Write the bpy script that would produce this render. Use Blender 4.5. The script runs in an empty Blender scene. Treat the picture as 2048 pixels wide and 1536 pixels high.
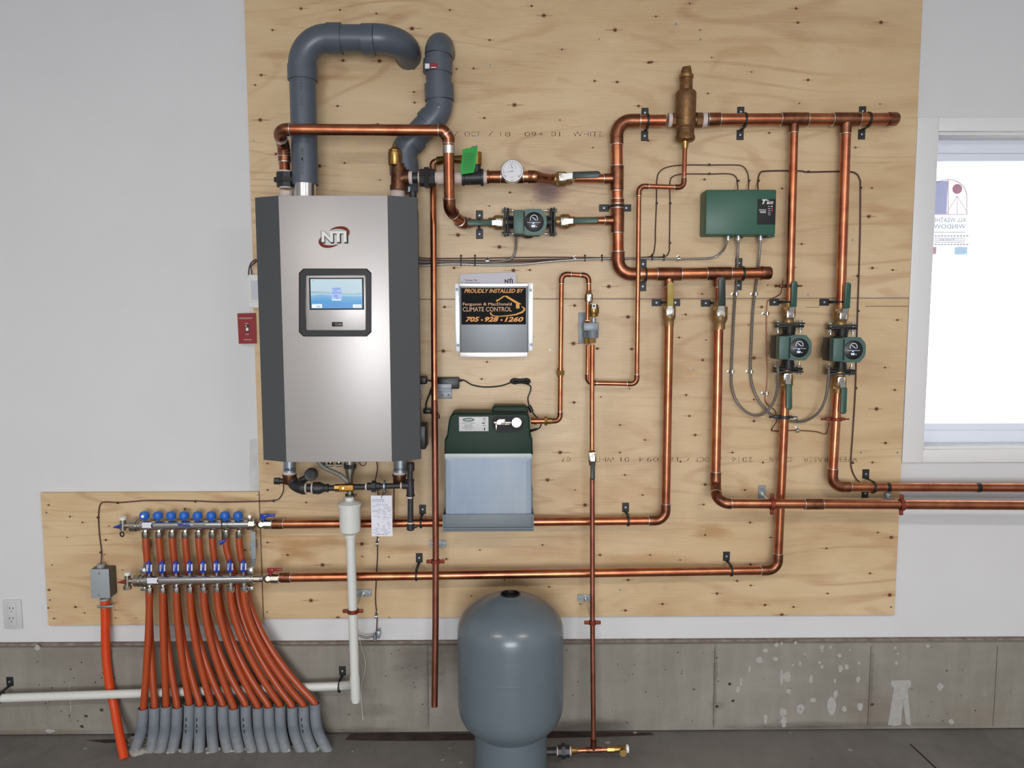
import bpy, bmesh, math, random
from mathutils import Vector, Matrix
random.seed(7)
C = bpy.context.scene.collection
V = Vector
# ---------------------------------------------------------------- camera, world, lights, exposure
ZF = 0.456                                    # height of the plywood's lower edge above the floor
CAMP = V((0.937, -2.877, 1.1737 + ZF)); PIT, YAW, ROL, FOC = 0.0932, 0.0076, -0.0025, 1540.0
FW = V((math.sin(YAW)*math.cos(PIT), math.cos(YAW)*math.cos(PIT), -math.sin(PIT)))
RT = V((math.cos(YAW), -math.sin(YAW), 0)); UP = RT.cross(FW)
RT2 = RT*math.cos(ROL) + UP*math.sin(ROL); UP2 = -RT*math.sin(ROL) + UP*math.cos(ROL)
cd = bpy.data.cameras.new('camera'); cam = bpy.data.objects.new('camera', cd); C.objects.link(cam)
cam.matrix_world = Matrix(((RT2.x, UP2.x, -FW.x, CAMP.x), (RT2.y, UP2.y, -FW.y, CAMP.y), (RT2.z, UP2.z, -FW.z, CAMP.z), (0, 0, 0, 1)))
cd.sensor_width = 36; cd.lens = FOC/2048*36; cd.clip_start = 0.05; cd.clip_end = 200
bpy.context.scene.camera = cam
w = bpy.data.worlds.new('overcast_sky'); bpy.context.scene.world = w; w.use_nodes = True
w.node_tree.nodes['Background'].inputs[0].default_value = (0.93, 0.96, 1, 1)
w.node_tree.nodes['Background'].inputs[1].default_value = 5.0
def area(name, loc, target, sx, sy, power, col):
    l = bpy.data.lights.new(name, 'AREA'); l.shape = 'RECTANGLE'; l.size = sx; l.size_y = sy; l.energy = power; l.color = col
    o = bpy.data.objects.new(name, l); C.objects.link(o); o.location = loc
    o.rotation_euler = (V(target)-V(loc)).to_track_quat('-Z', 'Y').to_euler(); return o
area('garage_door_daylight', (1.0, -6.4, 1.35), (1.0, 0, 1.3), 2.4, 1.5, 212, (0.96, 0.98, 1))
area('ceiling_lamp_light', (-0.9, -3.4, 2.85), (-0.9, -3.4, 0), 1.2, 0.3, 52, (1, 0.93, 0.84))
area('ceiling_lamp_light', (2.7, -3.4, 2.85), (2.7, -3.4, 0), 1.2, 0.3, 52, (1, 0.93, 0.84))
vs = bpy.context.scene.view_settings
vs.view_transform = 'Standard'; vs.look = 'None'; vs.gamma = 1; vs.use_curve_mapping = False; vs.exposure = -0.22

# ---------------------------------------------------------------- from a point of the photo to a point at distance d from the wall
def P(x, y, d):
    r = FW + RT2*(x-1024)/FOC - UP2*(y-768)/FOC
    return CAMP + r*((-d-CAMP.y)/r.y)
def S(x, y, d): return FOC/((P(x, y, d)-CAMP).dot(FW))      # picture units per metre there
def PF(x, y, z=0.0):                                          # point of the floor
    r = FW + RT2*(x-1024)/FOC - UP2*(y-768)/FOC
    return CAMP + r*((z-CAMP.z)/r.z)
def PP(*a): return [P(*p) for p in a]
# ---------------------------------------------------------------- materials
def lin(c):
    if isinstance(c, str): c = tuple(int(c[i:i+2], 16) for i in (0, 2, 4))
    return tuple(((v/255)/12.92 if v/255 <= .04045 else (((v/255)+.055)/1.055)**2.4) for v in c)+(1,)
def mat(name, col, rough=.5, metal=0, noise=0, nscale=40, col2=None, bump=0, trans=0, emit=0, coat=0, aniso=0, stretch=(1, 1, 1), spec=.5, alpha=1):
    m = bpy.data.materials.new(name); m.use_nodes = True; nt = m.node_tree; b = nt.nodes['Principled BSDF']
    c = lin(col); b.inputs['Base Color'].default_value = c; b.inputs['Roughness'].default_value = rough; b.inputs['Metallic'].default_value = metal
    b.inputs['Specular IOR Level'].default_value = spec
    if trans: b.inputs['Transmission Weight'].default_value = trans
    if coat: b.inputs['Coat Weight'].default_value = coat; b.inputs['Coat Roughness'].default_value = .12
    if aniso: b.inputs['Anisotropic'].default_value = aniso
    if emit: b.inputs['Emission Color'].default_value = c; b.inputs['Emission Strength'].default_value = emit
    if alpha < 1: b.inputs['Alpha'].default_value = alpha
    if noise or bump:
        tc = nt.nodes.new('ShaderNodeTexCoord'); mp = nt.nodes.new('ShaderNodeMapping'); mp.inputs['Scale'].default_value = stretch
        nz = nt.nodes.new('ShaderNodeTexNoise'); nz.inputs['Scale'].default_value = nscale; nz.inputs['Detail'].default_value = 5; nz.inputs['Roughness'].default_value = .6
        nt.links.new(tc.outputs['Object'], mp.inputs[0]); nt.links.new(mp.outputs[0], nz.inputs['Vector'])
        if noise:
            rp = nt.nodes.new('ShaderNodeValToRGB'); rp.color_ramp.elements[0].position = .35; rp.color_ramp.elements[1].position = .68
            c2 = lin(col2) if col2 else tuple(v*(1-noise) for v in c[:3])+(1,)
            rp.color_ramp.elements[0].color = c2; rp.color_ramp.elements[1].color = c
            nt.links.new(nz.outputs['Fac'], rp.inputs[0]); nt.links.new(rp.outputs[0], b.inputs['Base Color'])
            if emit: nt.links.new(rp.outputs[0], b.inputs['Emission Color'])
        if bump:
            bp = nt.nodes.new('ShaderNodeBump'); bp.inputs['Strength'].default_value = bump; bp.inputs['Distance'].default_value = .002
            nt.links.new(nz.outputs['Fac'], bp.inputs['Height']); nt.links.new(bp.outputs[0], b.inputs['Normal'])
    return m
M = {}
M['drywall'] = mat('drywall_paint', 'd2d2d4', .75, noise=.03, nscale=3, bump=.02)
M['patch'] = mat('drywall_compound', 'b4b3b0', .9, noise=.2, nscale=22, col2='c9c9ca', stretch=(1, 1, .4))
M['trimw'] = mat('white_trim_paint', 'dcdcdd', .4)
M['vinyl'] = mat('white_vinyl', 'dfe4f0', .35)
M['darkgap'] = mat('dark_gap', '2a1d18', .9)
M['sill'] = mat('sill_gasket', '6d5b53', .9, noise=.5, nscale=30, col2='8d857c')
M['copper'] = mat('new_copper', 'cc8962', .31, 1, noise=.5, nscale=14, col2='a7624a', stretch=(1, 1, 1), bump=.02)
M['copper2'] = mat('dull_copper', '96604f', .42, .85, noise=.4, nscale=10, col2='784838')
M['fit'] = mat('heated_copper_fitting', 'a56f53', .36, 1, noise=.5, nscale=35, col2='744839')
M['solder'] = mat('solder', 'd8d4cf', .3, 1)
M['brass'] = mat('brass', 'b08d55', .35, 1, noise=.3, nscale=30)
M['bronze'] = mat('cast_bronze', '93704e', .5, .8, noise=.35, nscale=60, bump=.25, col2='755438')
M['darkbronze'] = mat('brown_bronze', '7a5238', .45, .8, noise=.4, nscale=30, col2='4c3224')
M['iron'] = mat('black_iron', '37373a', .45, .3, noise=.3, nscale=40, bump=.15)
M['volute'] = mat('black_pump_casting', '1b1a1b', .45, .2, bump=.2, nscale=90)
M['tape'] = mat('thread_tape', 'd9c7c1', .7, noise=.15, nscale=60, bump=.2)
M['steel'] = mat('polished_steel', 'd0d0ce', .22, 1)
M['nickel'] = mat('nickel_plated_brass', 'b9b2a6', .3, 1, noise=.2, nscale=40)
M['zinc'] = mat('zinc_plate', 'a9b3ba', .45, .8, noise=.25, nscale=30)
M['alu'] = mat('mill_aluminium', '8f9499', .5, .5, noise=.12, nscale=4, col2='858a90')
M['alulight'] = mat('bright_aluminium_edge', 'eef0f2', .35, .5)
M['brushed'] = mat('brushed_steel_panel', 'b9b5b4', .42, .45, noise=.04, nscale=60, stretch=(20, 1, .3))
M['charcoal'] = mat('charcoal_panel', '47494c', .42)
M['bezel'] = mat('dark_bezel', '1d2023', .45, spec=.35)
M['black'] = mat('black_plastic', '101112', .4)
M['blackp'] = mat('black_strap', '1a1a1b', .5, bump=.1)
M['pump'] = mat('green_pump_paint', '43605a', .45, bump=.08, nscale=120)
M['pumpdark'] = mat('pump_motor_dark', '201f24', .5)
M['ctl'] = mat('green_control_box', '2f5c4c', .42, bump=.03, nscale=150)
M['green'] = mat('dark_green_plastic', '132c22', .5, bump=.04, nscale=200, spec=.25)
M['hgreen'] = mat('green_vinyl_grip', '2c5547', .4, noise=.2, nscale=30)
M['hdark'] = mat('dark_vinyl_grip', '27332f', .4)
M['hyellow'] = mat('yellow_grip', 'b29b48', .5, noise=.2, nscale=40)
M['pvc'] = mat('grey_vent_pvc', '535b67', .36, noise=.08, nscale=8)
M['cond'] = mat('dusty_grey_conduit', '80868d', .6, noise=.4, nscale=14, col2='666d77', bump=.1)
M['wpvc'] = mat('white_pvc', 'd2d4d0', .35, noise=.04, nscale=20)
M['pex'] = mat('orange_pex', 'a8461f', .36, noise=.12, nscale=14)
M['orange'] = mat('bright_orange_tube', 'd04414', .35, noise=.1, nscale=12)
M['tank'] = mat('grey_blue_tank_paint', '606c74', .3, noise=.06, nscale=6, coat=.15)
M['blue'] = mat('blue_plastic', '1e63c0', .38)
M['blued'] = mat('deep_blue_plastic', '1c3aa0', .35)
M['red'] = mat('red_plastic', '8a2026', .32)
M['redring'] = mat('copper_coated_clamp', '8c3a28', .5, .4, noise=.4, nscale=40)
M['white'] = mat('white_plastic', 'dadbd8', .45)
M['plate'] = mat('grey_white_plate', 'c4c4c6', .45)
M['grey'] = mat('grey_plastic', '949ba0', .5)
M['greyd'] = mat('grey_plastic_side', '56504a', .6)
M['shelf'] = mat('grey_blue_tray', '6c767e', .5)
M['glass'] = mat('clear_glass', 'ffffff', .02, trans=1, spec=.3)
M['fluid'] = mat('pale_blue_tank_plastic', 'a2adb9', .45, noise=.35, nscale=4, col2='8fa0b6', stretch=(3, 1, .6), spec=.3)
M['fluidtop'] = mat('pale_tank_plastic_top', 'b5bec3', .4)
M['paper'] = mat('white_paper', 'dcdce6', .7)
M['grpaper'] = mat('grey_card', 'c2c0ca', .6)
M['ink'] = mat('black_ink', '17171b', .7)
M['inkb'] = mat('blue_ink', '7481a8', .7)
M['stamp'] = mat('grey_wood_stamp', '5c4634', .8)
M['signb'] = mat('black_sign_face', '060505', .6, spec=.15)
M['gold'] = mat('gold_lettering', 'd99b2c', .5)
M['gold2'] = mat('orange_lettering', 'e39a4c', .5)
M['cream'] = mat('cream_lettering', 'cfa27f', .5)
M['cable'] = mat('brown_cable', '4b2d26', .55)
M['armor'] = mat('armoured_cable_steel', 'a6a29e', .38, .6)
M['armord'] = mat('armoured_cable_groove', '5b5653', .5, .5)
M['gtag'] = mat('green_tag', '1f9a35', .5)
M['yellowv'] = mat('amber_valve_handle', 'c58a16', .4)
M['clear'] = mat('cloudy_hose', '8f8d87', .35, trans=.3)
M['knot'] = mat('wood_knot', '6b3f2a', .7, noise=.5, nscale=120, col2='3b2016')
M['knotr'] = mat('knot_stain', 'ab865e', .5); M['streak'] = mat('knot_streak', 'a67d58', .5)
M['vbrass'] = mat('valve_brass', 'b08f60', .42, .7, noise=.3, nscale=50, bump=.15, col2='8a6a44'); M['casting'] = mat('grey_casting', '808990', .45, .3)
M['faint'] = mat('faint_pipe_print', '3f4550', .6)
M['burn'] = mat('torch_scorch', '7b5546', .8, noise=.5, nscale=18, col2='9a755c', stretch=(1, 1, 5))
M['splash'] = mat('paint_splash', 'a9a7a2', .85, noise=.15, nscale=60)
M['pit'] = mat('dark_pit', '3a3430', .95)
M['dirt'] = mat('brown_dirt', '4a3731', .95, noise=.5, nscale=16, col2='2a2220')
M['debris'] = mat('concrete_crumbs', 'b5b1a8', .95, noise=.4, nscale=70, bump=.6)
M['ledw'] = mat('white_led', 'ffffff', emit=1.2); M['ledr'] = mat('red_led', 'ff4030', emit=1.0); M['ledb'] = mat('blue_led', '6f9cff', emit=1.6)
M['lcdtext'] = mat('display_digits', 'dfe6ff', emit=.8)
M['dial'] = mat('dial_face', 'd9d9de', .5)
M['house'] = mat('pale_siding', 'b9c2cf', .8); M['roofm'] = mat('blue_grey_roof', '8394a0', .8)
M['stkb'] = mat('sticker_blue', '8f95cf', .6, alpha=.6); M['stkr'] = mat('sticker_red', 'd98aa5', .6, alpha=.7); M['stkw'] = mat('sticker_white', 'e4eaf4', .6, alpha=.55); M['stkc'] = mat('sticker_cyan', 'a8d8f0', .6, alpha=.6)
M['stki'] = mat('sticker_ink', '7b7f98', .7, alpha=.75)

def N(nt, t, **k):
    n = nt.nodes.new(t)
    for a, b in k.items(): setattr(n, a, b)
    return n
def ramp(nt, stops):
    r = N(nt, 'ShaderNodeValToRGB'); e = r.color_ramp.elements
    while len(e) < len(stops): e.new(.5)
    for i, (p, c) in enumerate(stops): e[i].position = p; e[i].color = lin(c) if isinstance(c, str) else (c, c, c, 1)
    return r
def noise(nt, tc, scale, st=(1, 1, 1), det=5, rough=.6, dist=0, off=(0, 0, 0)):
    mp = N(nt, 'ShaderNodeMapping'); mp.inputs['Scale'].default_value = st; mp.inputs['Location'].default_value = off
    nz = N(nt, 'ShaderNodeTexNoise'); nz.inputs['Scale'].default_value = scale; nz.inputs['Detail'].default_value = det
    nz.inputs['Roughness'].default_value = rough; nz.inputs['Distortion'].default_value = dist
    nt.links.new(tc.outputs['Object'], mp.inputs[0]); nt.links.new(mp.outputs[0], nz.inputs['Vector']); return nz
def mix(nt, fac, a, b, mode='MIX'):
    m = N(nt, 'ShaderNodeMix', data_type='RGBA', blend_type=mode)
    for s, v in ((0, fac), (6, a), (7, b)):
        if hasattr(v, 'links'): nt.links.new(v, m.inputs[s])
        elif s == 0: m.inputs[0].default_value = v
        else: m.inputs[s].default_value = lin(v) if isinstance(v, str) else v
    return m.outputs[2]
def stains(nt, tc, c4, lst, dd):                                   # soft marks (sap, scorch, damp), each with its own place on the surface
    geo = N(nt, 'ShaderNodeNewGeometry')
    for x, y, ww, hh, col, st in lst:
        c = P(x, y, dd); k = 1/S(x, y, dd); mp = N(nt, 'ShaderNodeMapping', vector_type='TEXTURE'); mp.inputs['Location'].default_value = c; mp.inputs['Scale'].default_value = (ww/2*k, 1, hh/2*k)
        nt.links.new(geo.outputs['Position'], mp.inputs[0]); ln = N(nt, 'ShaderNodeVectorMath', operation='LENGTH'); nt.links.new(mp.outputs[0], ln.inputs[0])
        nn = noise(nt, tc, 26, (.4, 1, 2), 4, .6, 0, (x*.01, 0, y*.01)); ad = N(nt, 'ShaderNodeMath', operation='MULTIPLY_ADD'); ad.inputs[1].default_value = 1.6; nt.links.new(nn.outputs['Fac'], ad.inputs[0]); nt.links.new(ln.outputs['Value'], ad.inputs[2])
        rr_ = N(nt, 'ShaderNodeMapRange'); rr_.inputs[1].default_value = 2.0; rr_.inputs[2].default_value = 1.15; rr_.inputs[3].default_value = 0; rr_.inputs[4].default_value = st; nt.links.new(ad.outputs[0], rr_.inputs[0])
        c4 = mix(nt, rr_.outputs[0], c4, col)
    return c4
STAINS = [(1095, 375, 100, 62, '8a5f50', .85), (1093, 385, 50, 44, '5b3a36', .8), (1100, 345, 60, 26, '7e5a4c', .5), (938, 440, 30, 60, '8a6048', .45), (1332, 588, 70, 50, '8f6248', .6), (1415, 585, 40, 40, '9a7050', .4), (1350, 742, 150, 60, 'b08a5c', .6), (640, 1085, 190, 26, 'a57a48', .65), (600, 1105, 80, 34, 'a57a48', .6), (800, 1098, 120, 22, 'a57a48', .6), (1425, 1065, 80, 34, 'a57a48', .65), (1180, 985, 260, 60, 'b8946a', .5), (1220, 860, 120, 160, 'ae8c62', .4), (540, 935, 40, 60, 'a57a48', .35), (480, 1000, 90, 14, '8f6a4a', .5), (1290, 1120, 200, 30, 'b08a5c', .5), (560, 110, 110, 16, 'a4794c', .4), (660, 155, 260, 12, 'a4794c', .4), (1750, 370, 130, 20, 'b0885c', .4), (1050, 180, 200, 14, 'b0885c', .35), (1500, 80, 240, 16, 'b0885c', .35)]
def plywood():
    m = bpy.data.materials.new('spruce_plywood'); m.use_nodes = True; nt = m.node_tree; b = nt.nodes['Principled BSDF']
    tc = N(nt, 'ShaderNodeTexCoord')
    base = noise(nt, tc, 1.6, (1, 1, 3), 4, .6, .6)
    r1 = ramp(nt, [(.3, 'b9996f'), (.5, 'c9ac82'), (.7, 'd4ba94')]); nt.links.new(base.outputs['Fac'], r1.inputs[0])
    # cathedral figure of the rotary-cut face: contour lines of a smooth stretched noise
    fg = noise(nt, tc, 1.1, (.55, 1, 3.2), 1.5, .4, .7, (3, 0, 1))
    mu = N(nt, 'ShaderNodeMath', operation='MULTIPLY'); mu.inputs[1].default_value = 75; nt.links.new(fg.outputs['Fac'], mu.inputs[0])
    sn = N(nt, 'ShaderNodeMath', operation='SINE'); nt.links.new(mu.outputs[0], sn.inputs[0])
    r2 = ramp(nt, [(0, .0), (.75, .0), (1, 1.)]); mr = N(nt, 'ShaderNodeMapRange'); mr.inputs[1].default_value = -1; nt.links.new(sn.outputs[0], mr.inputs[0]); nt.links.new(mr.outputs[0], r2.inputs[0])
    fm = noise(nt, tc, 1.5, (1, 1, 1.5), 2, .5, 0, (9, 0, 4)); r3 = ramp(nt, [(.38, .06), (.6, .5)]); nt.links.new(fm.outputs['Fac'], r3.inputs[0])
    ml = N(nt, 'ShaderNodeMath', operation='MULTIPLY'); nt.links.new(r2.outputs[0], ml.inputs[0]); nt.links.new(r3.outputs[0], ml.inputs[1])
    c1 = mix(nt, ml.outputs[0], r1.outputs[0], 'a06f45')
    fine = noise(nt, tc, 14, (.5, 1, 16), 6, .65, .3); r4 = ramp(nt, [(.3, 0.), (.62, .42)]); nt.links.new(fine.outputs['Fac'], r4.inputs[0])
    c2 = mix(nt, r4.outputs[0], c1, 'd3bd9e')
    blot = noise(nt, tc, 2.6, (1, 1, 2.6), 3, .5, 1.5, (5, 2, 7)); r5 = ramp(nt, [(.60, 0.), (.72, .34)]); nt.links.new(blot.outputs['Fac'], r5.inputs[0])
    c3 = mix(nt, r5.outputs[0], c2, 'ab7f50')
    spk = noise(nt, tc, 60, (.6, 1, 2.4), 2, .5); r6 = ramp(nt, [(.74, 0.), (.8, .5)]); nt.links.new(spk.outputs['Fac'], r6.inputs[0])
    c4 = mix(nt, r6.outputs[0], c3, '7d5840')
    c4 = stains(nt, tc, c4, STAINS, 0)
    nt.links.new(c4, b.inputs['Base Color']); b.inputs['Roughness'].default_value = .36; b.inputs['Specular IOR Level'].default_value = .45
    bp = N(nt, 'ShaderNodeBump'); bp.inputs['Strength'].default_value = .5; bp.inputs['Distance'].default_value = .001
    nt.links.new(fine.outputs['Fac'], bp.inputs['Height']); nt.links.new(bp.outputs[0], b.inputs['Normal']); return m
M['ply'] = plywood()
def concrete(name, cols, wet=.8, lst=None):
    m = bpy.data.materials.new(name); m.use_nodes = True; nt = m.node_tree; b = nt.nodes['Principled BSDF']; tc = N(nt, 'ShaderNodeTexCoord')
    a = noise(nt, tc, 1.7, (1, 1, 1.6), 8, .65, .4); r1 = ramp(nt, [(.3, cols[0]), (.5, cols[1]), (.7, cols[2])]); nt.links.new(a.outputs['Fac'], r1.inputs[0])
    s = noise(nt, tc, 9, (2.4, 1, .35), 5, .6, .2, (2, 2, 2)); r2 = ramp(nt, [(.45, 0.), (.75, .35)]); nt.links.new(s.outputs['Fac'], r2.inputs[0])
    c = mix(nt, r2.outputs[0], r1.outputs[0], cols[3])
    k = noise(nt, tc, 55, (1, 1, 1), 2, .5, 0, (1, 5, 2)); r3 = ramp(nt, [(.70, 0.), (.76, .6)]); nt.links.new(k.outputs['Fac'], r3.inputs[0])
    c = mix(nt, r3.outputs[0], c, cols[4])
    if lst: c = stains(nt, tc, c, lst, .02)
    nt.links.new(c, b.inputs['Base Color']); b.inputs['Roughness'].default_value = wet
    bp = N(nt, 'ShaderNodeBump'); bp.inputs['Strength'].default_value = .3; bp.inputs['Distance'].default_value = .003
    nt.links.new(s.outputs['Fac'], bp.inputs['Height']); nt.links.new(bp.outputs[0], b.inputs['Normal']); return m
M['stem'] = concrete('poured_concrete', ['78736b', '847f76', '918c83', '9f9a91', '4c4741'], .8, [(835, 1320, 90, 110, '5e5650', .6), (905, 1300, 80, 80, '5a524c', .6), (870, 1400, 30, 120, 'a39d94', .35), (855, 1380, 14, 200, '6a625a', .5), (700, 1462, 260, 18, '59504a', .6), (1180, 1452, 160, 30, '5a514b', .7), (1280, 1300, 30, 200, '8f8a84', .4), (1430, 1370, 10, 200, '5c564f', .6), (1742, 1370, 10, 200, '5c564f', .6), (1680, 1450, 420, 16, '5a534c', .6), (1750, 1420, 120, 70, '776b60', .6), (1600, 1455, 300, 10, '463f39', .6), (1960, 1430, 120, 60, '857867', .4), (1435, 1412, 30, 20, '6b665f', .6), (120, 1310, 240, 60, '746e67', .45), (170, 1380, 40, 140, '79736c', .35), (80, 1466, 300, 16, '6a5d52', .6), (750, 1420, 90, 30, '6a625a', .5), (300, 1300, 160, 40, '6e6862', .4)])
M['floor'] = concrete('floor_concrete', ['605d5b', '6e6b68', '7e7a76', '85817d', '4b4644'], .5)
M['snow'] = mat('snow_field', 'f4f6fa', .9, noise=.25, nscale=3, col2='d8d4c8', bump=.5)

def dusty():                                                      # concrete dust caked on the lower end of the sleeves
    m = M['cond']; nt = m.node_tree; b = nt.nodes['Principled BSDF']; l = b.inputs['Base Color'].links[0].from_socket; tc = N(nt, 'ShaderNodeTexCoord'); geo = N(nt, 'ShaderNodeNewGeometry')
    sp = N(nt, 'ShaderNodeSeparateXYZ'); nt.links.new(geo.outputs['Position'], sp.inputs[0]); nz = noise(nt, tc, 22, (1, 1, 1), 5, .6)
    ma = N(nt, 'ShaderNodeMath', operation='MULTIPLY_ADD'); ma.inputs[1].default_value = .2; nt.links.new(nz.outputs['Fac'], ma.inputs[0]); nt.links.new(sp.outputs['Z'], ma.inputs[2])
    mr = N(nt, 'ShaderNodeMapRange'); mr.inputs[1].default_value = .14; mr.inputs[2].default_value = .07; mr.inputs[3].default_value = 0; mr.inputs[4].default_value = .5; nt.links.new(ma.outputs[0], mr.inputs[0])
    nt.links.new(mix(nt, mr.outputs[0], l, '96928b'), b.inputs['Base Color'])
dusty()
# ---------------------------------------------------------------- mesh building
class MB:
    def __init__(s): s.v = []; s.f = []; s.m = []; s.mi = 0
    def add(s, vs, fs):
        o = len(s.v); s.v += [V(p) for p in vs]
        for f in fs: s.f.append([i+o for i in f]); s.m.append(s.mi)
        return s
    def bm(s, bm, X=None):
        bm.verts.index_update()
        vs = [(X @ v.co if X else v.co.copy()) for v in bm.verts]
        s.add(vs, [[v.index for v in f.verts] for f in bm.faces]); bm.free(); return s
    def box(s, c, size, bev=0, rot=None, seg=2):
        bm = bmesh.new(); bmesh.ops.create_cube(bm, size=1)
        for v in bm.verts: v.co = V((v.co.x*size[0], v.co.y*size[1], v.co.z*size[2]))
        if bev: bmesh.ops.bevel(bm, geom=bm.edges[:], offset=bev, segments=seg, affect='EDGES', profile=.5)
        X = Matrix.Translation(c) @ (rot.to_4x4() if rot else Matrix())
        return s.bm(bm, X)
    def pbox(s, x0, y0, x1, y1, d0, d1, bev=0):            # box whose front face (at d1) covers this rectangle of the photo
        a = P(x0, (y0+y1)/2, d1).x; b = P(x1, (y0+y1)/2, d1).x; t = P((x0+x1)/2, y0, d1).z; u = P((x0+x1)/2, y1, d1).z
        return s.box(V(((a+b)/2, -(d0+d1)/2, (t+u)/2)), (b-a, d1-d0, t-u), bev)
    def tube(s, pts, r, seg=16, cap=True, closed=False):
        pts = [V(p) for p in pts]; n = len(pts); rs = r if isinstance(r, (list, tuple)) else [r]*n
        T = []
        for i in range(n):
            if closed: t = pts[(i+1) % n]-pts[i-1]
            else: t = (pts[min(i+1, n-1)]-pts[max(i-1, 0)])
            if t.length < 1e-9: t = T[-1] if T else V((0, 0, 1))
            T.append(t.normalized())
        a = V((0, 1, 0)) if abs(T[0].y) < .9 else V((1, 0, 0))
        nrm = (a-T[0]*a.dot(T[0])).normalized(); vs = []
        for i in range(n):
            if i:
                q = T[i-1].rotation_difference(T[i]); nrm = q @ nrm; nrm = (nrm-T[i]*nrm.dot(T[i])).normalized()
            b = T[i].cross(nrm)
            for k in range(seg):
                an = 2*math.pi*k/seg; vs.append(pts[i]+(nrm*math.cos(an)+b*math.sin(an))*rs[i])
        fs = []
        for i in range(n if closed else n-1):
            j = (i+1) % n
            for k in range(seg): fs.append([i*seg+k, i*seg+(k+1) % seg, j*seg+(k+1) % seg, j*seg+k])
        if cap and not closed: fs += [list(range(seg))[::-1], [(n-1)*seg+k for k in range(seg)]]
        return s.add(vs, fs)
    def lathe(s, o, ax, prof, seg=28, cap=True):           # prof: (radius, distance along ax)
        ax = V(ax).normalized(); o = V(o); a = V((0, 1, 0)) if abs(ax.y) < .9 else V((1, 0, 0)); n = (a-ax*a.dot(ax)).normalized(); b = ax.cross(n)
        vs = []; fs = []
        for r, h in prof:
            for k in range(seg): an = 2*math.pi*k/seg; vs.append(o+ax*h+(n*math.cos(an)+b*math.sin(an))*max(r, 1e-5))
        for i in range(len(prof)-1):
            for k in range(seg): fs.append([i*seg+k, i*seg+(k+1) % seg, (i+1)*seg+(k+1) % seg, (i+1)*seg+k])
        if cap: fs += [list(range(seg))[::-1], [(len(prof)-1)*seg+k for k in range(seg)]]
        return s.add(vs, fs)
    def prism(s, pts, vec):
        n = len(pts); vec = V(vec); vs = [V(p) for p in pts]+[V(p)+vec for p in pts]
        return s.add(vs, [list(range(n)), [n+i for i in range(n)][::-1]]+[[i, n+i, n+(i+1) % n, (i+1) % n] for i in range(n)])
    def ball(s, c, r, sc=(1, 1, 1), seg=16):
        bm = bmesh.new(); bmesh.ops.create_uvsphere(bm, u_segments=seg, v_segments=seg//2+2, radius=1)
        return s.bm(bm, Matrix.Translation(c) @ Matrix.Diagonal((r*sc[0], r*sc[1], r*sc[2], 1)))
    def ring(s, c, ax, R, r, seg=24, rs=8):
        ax = V(ax).normalized(); a = V((0, 1, 0)) if abs(ax.y) < .9 else V((1, 0, 0)); n = (a-ax*a.dot(ax)).normalized(); b = ax.cross(n)
        return s.tube([V(c)+(n*math.cos(t)+b*math.sin(t))*R for t in [2*math.pi*k/seg for k in range(seg)]], r, rs, closed=True)
    def blob(s, px, py, d, w, h, n=14, jag=.25, off=.0004):   # flat irregular patch lying on the surface at distance d
        c = P(px, py, d+off); k = 1/S(px, py, d)
        pts = []
        for i in range(n):
            an = 2*math.pi*i/n; q = 1+random.uniform(-jag, jag)
            pts.append(c+V((math.cos(an)*w/2*k*q, 0, math.sin(an)*h/2*k*q)))
        return s.add(pts, [list(range(n))])
def mesh_obj(name, mb, mats, off):
    me = bpy.data.meshes.new(name); me.from_pydata([v-off for v in mb.v], [], mb.f)
    for m in (mats if isinstance(mats, (list, tuple)) else [mats]): me.materials.append(M[m])
    me.polygons.foreach_set('material_index', mb.m); me.polygons.foreach_set('use_smooth', [True]*len(mb.f)); me.update()
    bm = bmesh.new(); bm.from_mesh(me); bmesh.ops.recalc_face_normals(bm, faces=bm.faces[:]); bm.to_mesh(me); bm.free()
    me.set_sharp_from_angle(angle=math.radians(38))
    o = bpy.data.objects.new(name, me); C.objects.link(o); return o
def tag(o, label, cat, group=None, kind=None):
    if label: o['label'] = label
    if cat: o['category'] = cat
    if group: o['group'] = group
    if kind: o['kind'] = kind
    return o
def thing(name, label, cat, loc, group=None):
    o = bpy.data.objects.new(name, None); o.empty_display_size = .05; C.objects.link(o); o.location = loc; tag(o, label, cat, group); return o
def part(th, name, mb, mats, parent=None, label=None):
    o = mesh_obj(name, mb, mats, th.location); o.parent = parent or th
    if label: o['label'] = label
    return o
def mono(name, mb, mats, label, cat, loc=None, group=None):
    if loc is None:
        n = len(mb.v); loc = V((sum(v.x for v in mb.v)/n, sum(v.y for v in mb.v)/n, min(v.z for v in mb.v)))
    o = mesh_obj(name, mb, mats, loc); o.location = loc; return tag(o, label, cat, group)
def struct(name, mb, mats): return tag(mesh_obj(name, mb, mats, V((0, 0, 0))), None, None, None, 'structure')
def dup(root, loc, label, group=None):
    r = root.copy(); C.objects.link(r); r.location = loc; r['label'] = label
    if group: r['group'] = group
    for ch in list(root.children):
        c = ch.copy(); C.objects.link(c); c.parent = r
        for g in list(ch.children):
            q = g.copy(); C.objects.link(q); q.parent = c
    return r
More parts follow.
